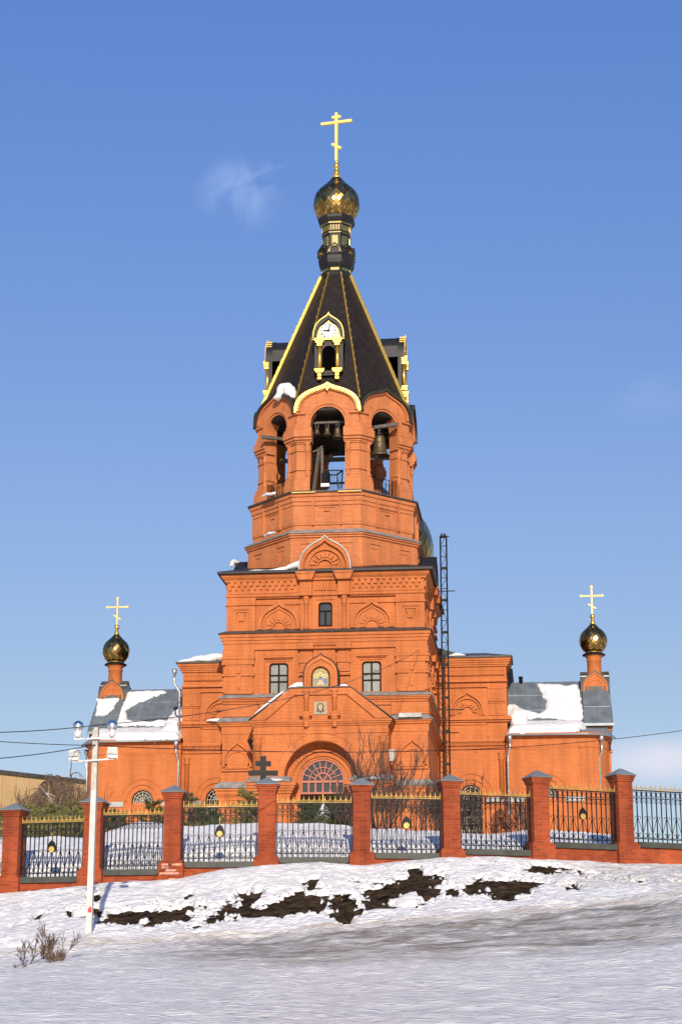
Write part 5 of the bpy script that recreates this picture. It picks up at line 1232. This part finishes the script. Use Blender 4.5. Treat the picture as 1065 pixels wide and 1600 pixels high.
# ================================================================== CABLES
def cable(p,q,sag,r,label,n=20):
    p=Vector(p);q=Vector(q); b=MB(); b.tube([p.lerp(q,i/n)-Vector((0,0,sag*4*(i/n)*(1-i/n))) for i in range(n+1)],r,5); o=b.build('cable','cable'); tag(o,label,'cable'); return o
top=Vector((foot.x,foot.y,0))
a1=Vector((foot.x,foot.y-.08,lpz(1134)))
q=W(655,1015.5,-.35); cable(a1,(q[0],-.35,q[1]),.75,.013,'black cable from the lamp post up to the right side of the bell tower')
cable(G(-60,1145,40),a1,.05,.011,'black cable running left from the top of the lamp post')
a2=Vector((foot.x,foot.y-.08,lpz(1165.5)))
cable(G(-60,1154,44),a2,.03,.010,'thin black cable reaching the lamp post from the left')
cable(G(-60,1189,40),a2+Vector((0,0,.02)),.06,.011,'lowest black cable reaching the lamp post from the left')
cable(a2,G(1130,1131,75),.55,.012,'long black cable crossing in front of the whole church',40)
q=W(660,1015,-.3); q2=W(632,1015.5,-.3)
# ================================================================== LATTICE MAST
mx0,_=W(687.3,838,8); mx1,_=W(696.7,838,8); mz1=W(690,838,8)[1]
b=MB(); cxm=(mx0+mx1)/2; hwm=(mx1-mx0)/2; ym=8.0
for sx in (-1,1):
    for sy in (-1,1): b.tube([(cxm+sx*hwm,ym+sy*hwm,GZ-1),(cxm+sx*hwm,ym+sy*hwm,mz1)],.045,5)
z=mz1; k=0
while z>GZ:
    if k%3==0:
        for w_ in (0,): b.box(cxm-hwm,cxm+hwm,ym-hwm-.03,ym-hwm+.03,z-.07,z+.03); b.box(cxm-hwm,cxm+hwm,ym+hwm-.02,ym+hwm+.02,z-.07,z+.03)
    else: b.box(cxm-hwm,cxm+hwm,ym-hwm-.02,ym-hwm+.02,z-.03,z+.02)
    d=1 if k%2 else -1
    b.obox((cxm-d*hwm,ym-hwm,z),(cxm+d*hwm,ym-hwm,z-.73),.035,.035); b.obox((cxm-hwm,ym+d*hwm,z),(cxm-hwm,ym-d*hwm,z-.73),.03,.03)
    z-=.73; k+=1
for py,xa,xb in ((925,-.35,.75),(1110,-.45,1.2)):
    zz_=W(692,py,8)[1]; b.obox((cxm+xa-hwm,ym-hwm-.05,zz_),(cxm+xb,ym-hwm-.05,zz_),.07,.06)
b.tube([(cxm-hwm*.5,ym,mz1),(cxm-hwm*.5,ym,mz1+.2)],.06,6); b.tube([(cxm+hwm*.4,ym,mz1),(cxm+hwm*.4,ym,mz1+.2)],.06,6); b.box(cxm,cxm+hwm*2,ym-.03,ym+.03,mz1-.05,mz1+.0)
tag(b.build('lattice_mast','blackp'),'narrow dark steel lattice mast standing right of the bell tower','mast')
# ================================================================== MEMORIAL CROSS
cu=66.; cp=G(411,1215,cu); gx,gy=cp.x,cp.y; gz=ground_z(gx,gy); mcz=lambda py:G(411,py,cu).z; sc2=cu/F*1.04
b=MB(); hw=4.2*sc2
b.M=Matrix.Translation((gx,gy,0))@Matrix.Rotation(ps,4,'Z')
b.box(-hw,hw,-.12,.12,gz-.3,mcz(1182)); b.box(-22*sc2,22*sc2,-.10,.10,mcz(1211.5),mcz(1204.3)); b.box(-11.5*sc2,11.5*sc2,-.10,.10,mcz(1196.7),mcz(1189.7))
b.obox((-14*sc2,0,mcz(1252)),(14*sc2,0,mcz(1262)),.2,.24); b.box(-.7,.7,-.5,.5,gz-.4,gz+.25)
tag(b.build('memorial_cross','blackp'),'large black wooden cross standing behind the fence','cross')
# wall fittings
x,z=W(394,1160,-1.6); t=MB(); t.obox((x-.12,-1.75,z+.18),(x+.12,-1.6,z-.42),.34,.26); tag(t.build('floodlight','blackp'),'black floodlight on the left corner of the portal','floodlight')
x,z=W(612.5,1182,-1.9); t=MB(); t.box(x-.16,x+.14,-2.2,-1.7,z-.30,z+.33); t.box(x-.18,x+.16,-2.25,-1.7,z+.33,z+.38); t.box(x-.03,x+.03,-1.8,-.3,z-.05,z+.05); tag(t.build('wall_lamp','flash'),'weathered grey lamp box at the right corner of the portal','lamp')
x,z=W(641,1119,-.3); t=MB(); t.box(x-.70,x+.70,-.62,-.2,z-.10,z+.16); tag(t.build('wall_shelf','flash'),'short grey ledge plate above the right corner pier','plate')
# small garden lamp and white statue-like fountain lid behind the fence
p=G(407,1272,64.5); gz=ground_z(p.x,p.y); t=thing('garden_lamp',(p.x,p.y,gz),'small black bollard lamp with a white top in the snow behind the fence','lamp')
b=MB(); b.lathe([(.07,gz-.3),(.07,G(407,1283,64.5).z),(.06,G(407,1283,64.5).z),(.06,G(407,1281,64.5).z)],p.x,p.y,12); b.build('bollard','blackp',t)
b=MB(); b.lathe([(.065,G(407,1281,64.5).z),(.065,G(407,1277,64.5).z),(.03,G(407,1276,64.5).z)],p.x,p.y,12); b.build('lamp_shade','white',t)
p=G(505,1275,67); gz=ground_z(p.x,p.y); t=thing('garden_urn',(p.x,p.y,gz),'pale stone urn half hidden among the small pines behind the fence','urn')
b=MB(); zz=G(505,1282,67).z; b.lathe(bulbprof([(.16,gz-.4),(.14,zz-.1),(.10,zz),(.26,zz+.16),(.24,zz+.34),(.10,zz+.5),(.04,zz+.6)],3),p.x,p.y,18); b.build('urn_body','white',t)
# ================================================================== VEGETATION
def branch(b,p,d,L,r,depth,rnd,spread=.5,up_=.1,droop=0.,kids=3,seg=4,shrink=.62,minr=.004,gn=None):
    pts=[p.copy()]; rad=[r]; q=p.copy(); dd=d.normalized()
    for i in range(seg):
        dd=(dd+Vector((rnd.gauss(0,.13),rnd.gauss(0,.13),rnd.gauss(0,.10)+up_*.3-droop*.35))).normalized(); q=q+dd*(L/seg); pts.append(q.copy()); rad.append(max(minr,r*(1-.6*(i+1)/seg)))
    b.tube(pts,rad,5 if r>.03 else 3,cap=False)
    if depth<=0: return
    for k in range(kids):
        t=rnd.uniform(.25,1.0); i=min(seg-1,int(t*seg)); base=pts[i].lerp(pts[i+1],t*seg-i) if i<seg else pts[-1]
        nd=(dd+Vector((rnd.gauss(0,spread),rnd.gauss(0,spread),rnd.gauss(0,spread*.7)+up_-droop*.7))).normalized()
        branch(b,base,nd,L*shrink*rnd.uniform(.75,1.15),max(minr,r*.55),depth-1,rnd,spread,up_,droop,kids,seg,shrink,minr)
def shrub(px,py_base,u,h,wd,stems,label,seed,mat='twig',depth=3,group=None,minr=.006,r0=.02,spread=.35,kids=3):
    p=G(px,py_base,u); z=ground_z(p.x,p.y); rnd=random.Random(seed); b=MB()
    for k in range(stems):
        a=rnd.uniform(0,2*PI); rr=rnd.uniform(0,.25)*wd; base=Vector((p.x+rr*c(a),p.y+rr*s(a)*.6,z-.1))
        lean=rnd.uniform(0,.75)*wd/h; d=Vector((c(a)*lean,s(a)*lean*.6,1)).normalized()
        branch(b,base,d,h*rnd.uniform(.4,.6),r0*rnd.uniform(.7,1.2),depth,rnd,spread,.25,0,kids,4,.62,minr)
    o=b.build('bare_shrub',mat,recalc=False); tag(o,label,'shrub',group); return o
gs='bare shrubs behind the fence'
shrub(590,1302,62.8,2.5,1.2,11,'dense bare shrub behind the fence just right of the middle pillar',1,group=gs)
shrub(610,1302,63.5,2.7,1.2,10,'tall bare shrub below the tall bare tree by the portal',2,group=gs)
shrub(548,1298,63.4,2.0,1.1,11,'dark bare shrub left of the middle fence pillar',3,group=gs)
shrub(660,1305,63,2.4,1.4,12,'bare shrub behind the emblem panel under the lattice mast',4,group=gs)
shrub(682,1306,63.6,2.2,1.0,9,'bare shrub close to the pillar below the lattice mast',5,group=gs)
shrub(728,1308,62.6,2.0,.8,9,'bare shrub in front of the grilled window of the right shoulder',6,group=gs)
shrub(748,1308,63.3,2.1,.9,10,'bare shrub between the grilled window and the rusty thuja',7,group=gs)
shrub(806,1309,63.5,1.5,.7,7,'low bare shrub right of the rusty thuja',8,group=gs)
shrub(822,1309,62.8,1.2,.5,6,'smallest bare shrub beside the pillar at the right downpipe',9,group=gs)
shrub(700,1306,64.5,1.9,.9,8,'thin bare shrub hidden behind the pillar at the mast foot',27,group=gs)
shrub(302,1300,64,1.3,.6,8,'bare shrub beside the left shoulder window',10,group=gs)
# tall thin bare tree in front of the portal's right side
p=G(592,1302,64.5); z=ground_z(p.x,p.y); rnd=random.Random(21); b=MB()
for k in range(16):
    a=rnd.uniform(0,2*PI); lean=rnd.uniform(.05,.70); d=Vector((c(a)*lean,s(a)*lean*.5,1)).normalized(); branch(b,Vector((p.x+.2*c(a),p.y+.1*s(a),z-.1)),d,rnd.uniform(1.6,2.5),.026,3,rnd,.30,.26,0,3,5,.62,.0048)
tag(b.build('bare_tree','twig',recalc=False),'tall thin bare tree rising in front of the right side of the portal','tree')
# pines
def pine(px,py_top,py_base,u,w,label,seed,mat='dneedle',n=2600,shape='cone',group=None,ragged=.35):
    p=G(px,py_base,u); z0=ground_z(p.x,p.y)-.05; zt2=G(px,py_top,u).z; h=zt2-z0; rnd=random.Random(seed)
    t=thing('pine_tree',(p.x,p.y,z0),label,'tree',group)
    b=MB(); b.tube([(p.x,p.y,z0-.2),(p.x+.02,p.y,z0+h*.5),(p.x,p.y,z0+h*.93)],[.055,.035,.01],6); b.build('trunk','bark',t)
    b=MB(); vs=[];fs=[]; whorls=max(6,int(h/.2)); tips=[]
    for i in range(whorls):
        f=.06+.90*i/whorls; zz=z0+h*f; L0=w*(1-f)**.75*(1 if shape=='cone' else 1.1)+.06
        for k in range(7):
            a=rnd.uniform(0,2*PI); L=L0*rnd.uniform(1-ragged*1.6,1.12); e=rnd.uniform(.15,.75)
            q=Vector((p.x,p.y,zz)); tip=q+Vector((c(a)*L,s(a)*L,L*e)); tips.append((q,tip))
    per=max(1,n//len(tips)); 
    for q,tip in tips:
        d=(tip-q); L=d.length; dn=d.normalized()
        for m_ in range(per):
            t_=rnd.uniform(.2,1)**.7; base=q+d*t_+Vector((rnd.gauss(0,.02),rnd.gauss(0,.02),rnd.gauss(0,.02)))
            nd=(dn*.8+Vector((rnd.gauss(0,.6),rnd.gauss(0,.6),rnd.gauss(.25,.5)))).normalized(); ln=rnd.uniform(.07,.15); sd=nd.cross(Vector((rnd.random(),rnd.random(),.3))).normalized()*.011
            k0=len(vs); vs+=[base-sd,base+sd,base+nd*ln]; fs.append((k0,k0+1,k0+2))
        b.obox(q,tip,.012,.012)
    b.add(vs,fs); b.build('crown',mat,t,recalc=False); return t
gp='small pines behind the fence'
pine(170,1262,1310,62.5,.62,'small dark pine behind the left fence panel next to the post',31,n=2400,group=gp)
pine(186,1268,1306,63.4,.5,'dark bushy pine beside the grilled window of the left wing',32,n=1800,group=gp)
pine(240,1250,1298,63.5,.75,'pine in front of the grilled window of the left wing',33,n=2600,group=gp)
pine(262,1262,1298,62.5,.5,'low pine tucked against the whitish fence pillar',34,n=1500,group=gp)
pine(294,1232,1300,64,.70,'tall slim pine right of the whitish fence pillar',35,n=2600,group=gp)
pine(318,1262,1299,62.8,.6,'low pine in front of the left shoulder window',36,n=1800,group=gp)
pine(334,1266,1297,63.6,.5,'smallest pine under the left shoulder window',37,n=1500,group=gp)
pine(385,1230,1293,66.8,.9,'olive pine beside the black memorial cross',38,n=3000,group=gp,mat='needle')
pine(396,1252,1292,64.0,.55,'dark pine right behind the garden lamp',39,n=1800,group=gp)
pine(476,1246,1292,65,.75,'dark pine below the left of the round porch window',40,n=2800,group=gp)
pine(492,1252,1293,64.2,.55,'shaggy pine directly below the round porch window',41,n=2000,group=gp)
pine(524,1240,1296,64.6,.75,'bushy pine below the right of the round porch window',42,n=2600,group=gp)
# rusty thuja
def blob_tree(px,py_top,py_base,u,w,mat,label,seed,n=2600,leaf=.05,name='thuja',cat='shrub',top=.35):
    p=G(px,py_base,u); z0=ground_z(p.x,p.y)-.05; h=G(px,py_top,u).z-z0; rnd=random.Random(seed)
    t=thing(name,(p.x,p.y,z0),label,cat); b=MB(); b.tube([(p.x,p.y,z0-.1),(p.x,p.y,z0+h*.7)],[.04,.015],6); b.build('trunk','bark',t)
    b=MB(); vs=[];fs=[]
    cl=[(rnd.uniform(0,2*PI),rnd.uniform(.1,.95)) for _ in range(26)]
    for i in range(n):
        a,f=cl[rnd.randrange(26)]; f=min(1,max(.02,f+rnd.gauss(0,.05))); a+=rnd.gauss(0,.35)
        rr=w*(s(PI*min(1,(f*.82+.18)))**.7)*rnd.uniform(.4,1.05)
        base=Vector((p.x+rr*c(a),p.y+rr*s(a),z0+h*f)); nd=Vector((rnd.gauss(0,.5),rnd.gauss(0,.5),rnd.gauss(.6,.5))).normalized(); sd=nd.cross(Vector((rnd.random(),rnd.random(),.2))).normalized()*leaf*.4
        k0=len(vs); vs+=[base-sd,base+sd,base+nd*leaf*1.8]; fs.append((k0,k0+1,k0+2))
    b.add(vs,fs); b.build('foliage',mat,t,recalc=False)
blob_tree(783,1265,1310,61.5,.36,'thuja','rusty brown dried thuja behind the fence',51,n=3600)
# hedge of olive young pines at far left behind the fence, dark trunks zone beneath
for k,(px,tp_,w_) in enumerate(((4,1262,.9),(22,1258,.8),(44,1252,.95),(60,1256,.85),(76,1249,1.0),(95,1256,.9),(112,1250,1.0),(128,1254,.9),(-20,1260,.9))):
    pine(px,tp_,1312,66+1.6*(k%3),w_*.8,'olive young pine number-like row mate',60+k,mat='needle',n=2300,group='olive young pines in a row at the far left',ragged=.3)
labs=['olive young pine left of the leftmost full fence pillar','olive young pine straight behind the leftmost full fence pillar','olive young pine just right of the leftmost full fence pillar','low olive young pine under the drooping brown birch','tall olive young pine at the middle of the left panel','olive young pine left of centre toward the post','tall olive young pine close to the lamp post','olive young pine directly behind the lamp post','olive young pine at the very left edge']
k=0
for o in [x for x in bpy.data.objects if x.get('label')=='olive young pine number-like row mate']:
    o['label']=labs[k]; k+=1
# drooping brown birches at far left
def birch(px,py_base,u,h,label,seed,n=14,w=1.):
    p=G(px,py_base,u); z=ground_z(p.x,p.y); rnd=random.Random(seed); t=thing('birch_tree',(p.x,p.y,z),label,'tree','bare birches at the far left')
    b=MB(); pts=[Vector((p.x,p.y,z-.2))]; 
    for i in range(6): pts.append(pts[-1]+Vector((rnd.gauss(0,.12),rnd.gauss(0,.12),h/6*.95)))
    b.tube(pts,[.13,.11,.09,.07,.05,.03,.015],6); b.build('trunk','bark',t)
    b=MB()
    for k in range(n):
        i=rnd.randint(2,5); q=pts[i].lerp(pts[i+1],rnd.random()); a=rnd.uniform(0,2*PI)
        L=h*.36*w*rnd.uniform(.6,1.1); d=Vector((c(a),s(a),rnd.uniform(.3,1.0))).normalized(); P_=[q]; dd=d
        for m_ in range(7): dd=(dd+Vector((rnd.gauss(0,.08),rnd.gauss(0,.08),-.24))).normalized(); P_.append(P_[-1]+dd*L/6)
        b.tube(P_,[.035,.03,.024,.018,.014,.011,.009,.008],4,cap=False)
        for m_ in range(26 if h<5 else 10):
            j=rnd.randint(1,6); q2=P_[j].lerp(P_[j+1],rnd.random()); dl=Vector((rnd.gauss(0,.28),rnd.gauss(0,.28),-.9)); ln=h*.17*rnd.uniform(.5,1.2); mid=q2+Vector((dl.x*.5,dl.y*.5,.0))*ln*.4-Vector((0,0,ln*.4))
            b.tube([q2,mid,mid+Vector((rnd.gauss(0,.08),rnd.gauss(0,.08),-1))*ln*.6],[.009,.008,.007],3,cap=False)
    b.build('crown','dbark',t,recalc=False)
birch(50,1310,80,3.9,'drooping brown birch before the tan building, left of the pale limb',71,n=18)
birch(104,1312,82,3.9,'drooping brown birch in front of the tan building near the post',72,n=16,w=.8)
birch(3,1312,80,3.2,'small drooping birch at the left edge of the picture',73,n=14)
birch(104,1312,94,6.2,'taller pale birch whose thin twigs reach above the tan building by the post',74,n=16,w=.85)
birch(74,1312,96,5.6,'thin birch crown rising between the two drooping brown birches',75,n=14,w=1.0)
gl='bare brown bushes before the tan building'
for k,(px,h_,lb) in enumerate(((28,2.3,'leftmost bare brown bush before the tan building'),(46,2.7,'bare brown bush above the leftmost full fence panel'),(63,2.9,'dense brown bush below the drooping birch'),(82,2.9,'bare brown bush under the pale limb'),(100,2.8,'bare brown bush left of the lamp post arms'),(120,2.6,'bare brown bush right behind the lamp post'))):
    shrub(px,1311,72+1.3*(k%3),h_,2.0,13,lb,120+k,mat='dbark',depth=3,group=gl,minr=.008,r0=.03,spread=.45,kids=3)
# fallen pale limb among the pines
a=G(62,1227,74); b_=G(96,1267,72); m1=a.lerp(b_,.5); b=MB(); b.tube([a,m1,b_],[.02,.04,.05],5); b.tube([m1+(b_-m1)*.3,G(86,1252,73)+Vector((0,0,.2)),G(70,1238,73)],[.03,.02,.01],4)
tag(b.build('pale_limb','birch'),'pale bare limb slanting over the olive pines at the left','branch')
# foreground shrubs on the snow
def fshrub(px,py,u,hpx,stems,label,seed,spread,mat='dbark',lean=(0,0),kids=4,depth=3,r0=.022):
    p=G(px,py,u); z=ground_z(p.x,p.y); rnd=random.Random(seed); b=MB(); h=hpx*u/F
    for k in range(stems):
        a=rnd.uniform(0,2*PI); l_=rnd.uniform(.1,.9); d=Vector((c(a)*l_+lean[0],s(a)*l_*.7,1)).normalized(); branch(b,Vector((p.x+.05*c(a),p.y+.05*s(a),z-.03)),d,h*rnd.uniform(.38,.6),r0*rnd.uniform(.6,1.2),depth,rnd,spread,.22,0,kids,4,.6,.0032)
    tag(b.build('roadside_shrub',mat,recalc=False),label,'shrub','small bare shrubs on the snow by the road')
fshrub(84,1505,41,74,4,'largest brown bare shrub on the snow left of the lamp post',81,.42,kids=4,depth=3,r0=.024)
fshrub(93,1504,40.6,38,9,'low thicket of shoots right of the largest roadside shrub',85,.42,depth=2)
fshrub(66,1499,41.4,60,3,'grey leaning bare shrub just left of the largest roadside shrub',82,.48,mat='twig',lean=(-.45,0),kids=4,depth=3,r0=.016)
fshrub(32,1512,40,20,6,'small stubby bush at the far left of the snow',83,.45,depth=2)
fshrub(38,1500,40.4,60,3,'thin upright grey shrub behind the stubby bush',84,.38,mat='twig',kids=4,depth=3,r0=.016)
# ================================================================== TAN BUILDING FAR LEFT
A=G(-260,1195,190); B=G(137,1223,165); 
t=thing('warehouse',(A.x,A.y,2),'long tan clad building far behind the trees at the left','building')
def quadwall(b,A,B,z0,z1a,z1b,dd): b.add([(A.x,A.y,z0),(B.x,B.y,z0),(B.x,B.y,z1b),(A.x,A.y,z1a),(A.x,A.y+dd,z0),(B.x,B.y+dd,z0),(B.x,B.y+dd,z1b),(A.x,A.y+dd,z1a)],[(0,1,2,3),(4,7,6,5),(0,4,5,1),(1,5,6,2),(2,6,7,3),(3,7,4,0)])
ztop=G(60,1216.5,175).z; 
A=G(-260,1214,150); B=G(175,1229,210); ztop=A.z=B.z=G(0,1209,168).z
A2=G(-260,1214,135); b=MB(); 
# same eave height, receding to the right, so that perspective lowers the roof line
P1=CAM+(G(0,1209,150)-CAM); zroof=P1.z
def atz(px,py,z):
    r=ray(px,py); t_=(z-CAM.z)/r.z; return CAM+r*t_
Q1=atz(0,1209,zroof); Q2=atz(137,1224.5,zroof); dv=(Q2-Q1); A=Q1-dv*2.0; B=Q1+dv*1.6
quadwall(b,A,B,0,zroof,zroof,25); b.build('facade','tan',t)
b=MB(); e=Vector((0,-.25,0)); quadwall(b,A+e,B+e,zroof-.02,zroof+.30,zroof+.30,25.5); b.build('roof_edge','dflash',t)
nr=Vector((dv.y,-dv.x,0)).normalized()
if nr.y>0: nr=-nr
zs_=atz(5,1233,zroof-3); 
b=MB(); off=nr*.06
for q_ in (3.0,6.2): b.obox(A+off-Vector((0,0,q_)),B+off-Vector((0,0,q_)),.1,.12)
b.build('panel_joint','wood',t)
b=MB()
for i in range(24):
    p=A.lerp(B,(i+.5)/24); b.obox(p+off*.5-Vector((0,0,zroof)),p+off*.5-Vector((0,0,.1)),.06,.06)
b.build('panel_seam',simple('tan_seam',(.38,.24,.10),.8),t)
# ================================================================== LIGHT AND SKY
SEL=R(21); SAZ=R(9.6)
sun=bpy.data.lights.new('sun','SUN'); sun.energy=5.0; sun.angle=R(.6); sun.color=(1,.90,.76)
so=bpy.data.objects.new('sun',sun); COL.objects.link(so)
sd=Vector((s(SAZ)*c(SEL),-c(SAZ)*c(SEL),s(SEL))); so.rotation_euler=sd.to_track_quat('Z','Y').to_euler(); so.location=(30,-60,50)
w=bpy.data.worlds.new('World'); sc.world=w; w.use_nodes=True; nt=w.node_tree; L=nt.links; bg=nt.nodes['Background']
sky=N(nt,'ShaderNodeTexSky'); sky.sky_type='NISHITA'; sky.sun_disc=False; sky.sun_elevation=SEL; sky.sun_rotation=PI-SAZ; sky.air_density=1.0; sky.dust_density=.6; sky.ozone_density=2.2; sky.altitude=120
tc=N(nt,'ShaderNodeTexCoord')
def cloud(px,py,rad,scale,lo,hi,col,fac,prev,stretch=(1,1,1)):
    d=ray(px,py).normalized()
    dt=N(nt,'ShaderNodeVectorMath',operation='SUBTRACT'); L.new(tc.outputs['Generated'],dt.inputs[0]); dt.inputs[1].default_value=d
    mp=N(nt,'ShaderNodeMapping'); mp.inputs['Scale'].default_value=tuple(x/rad for x in stretch); L.new(dt.outputs[0],mp.inputs[0])
    ln=N(nt,'ShaderNodeVectorMath',operation='LENGTH'); L.new(mp.outputs[0],ln.inputs[0])
    fo=N(nt,'ShaderNodeMapRange'); fo.interpolation_type='SMOOTHSTEP'; fo.inputs['From Min'].default_value=1; fo.inputs['From Max'].default_value=.1; L.new(ln.outputs['Value'],fo.inputs['Value'])
    no=N(nt,'ShaderNodeTexNoise'); no.inputs['Scale'].default_value=scale; no.inputs['Detail'].default_value=6; no.inputs['Distortion'].default_value=.6; L.new(tc.outputs['Generated'],no.inputs['Vector'])
    mr=N(nt,'ShaderNodeMapRange'); mr.inputs['From Min'].default_value=lo; mr.inputs['From Max'].default_value=hi; L.new(no.outputs['Fac'],mr.inputs['Value'])
    mu=N(nt,'ShaderNodeMath',operation='MULTIPLY'); L.new(fo.outputs[0],mu.inputs[0]); L.new(mr.outputs[0],mu.inputs[1])
    m2=N(nt,'ShaderNodeMath',operation='MULTIPLY'); L.new(mu.outputs[0],m2.inputs[0]); m2.inputs[1].default_value=fac
    mx=N(nt,'ShaderNodeMix',data_type='RGBA'); L.new(m2.outputs[0],mx.inputs['Factor']); L.new(prev,mx.inputs['A']); mx.inputs['B'].default_value=(*col,1)
    return mx.outputs['Result']
spz=N(nt,'ShaderNodeSeparateXYZ'); L.new(tc.outputs['Generated'],spz.inputs[0])
tr=ramp(nt,spz.outputs['Z'],[(0,(.50,.44,.46)),(.165,(.52,.465,.48)),(.266,(.53,.515,.585)),(.507,(.475,.58,.83)),(1,(.46,.58,.86))])
t2=N(nt,'ShaderNodeMix',data_type='RGBA',blend_type='MULTIPLY'); t2.inputs['Factor'].default_value=1; L.new(tr,t2.inputs['A']); t2.inputs['B'].default_value=(2,2,2,1)
tint=N(nt,'ShaderNodeMix',data_type='RGBA',blend_type='MULTIPLY'); tint.inputs['Factor'].default_value=1; L.new(sky.outputs[0],tint.inputs['A']); L.new(t2.outputs['Result'],tint.inputs['B'])
o_=tint.outputs['Result']
o_=cloud(384,300,.029,38,.42,.72,(8.0,9.5,13),.24,o_,(.9,.9,1.2))
o_=cloud(418,270,.018,38,.42,.72,(8.0,9.5,13),.14,o_)
o_=cloud(1060,1187,.045,9,.2,.6,(9.0,8.2,8.8),.7,o_,(.7,.7,2.6))
o_=cloud(1010,610,.06,14,.45,.8,(7.5,8.3,10.5),.12,o_,(.6,.6,3.0))
L.new(o_,bg.inputs['Color']); bg.inputs['Strength'].default_value=.10
sc.view_settings.view_transform='Standard'; sc.view_settings.look='None'; sc.view_settings.exposure=.10; sc.view_settings.gamma=1
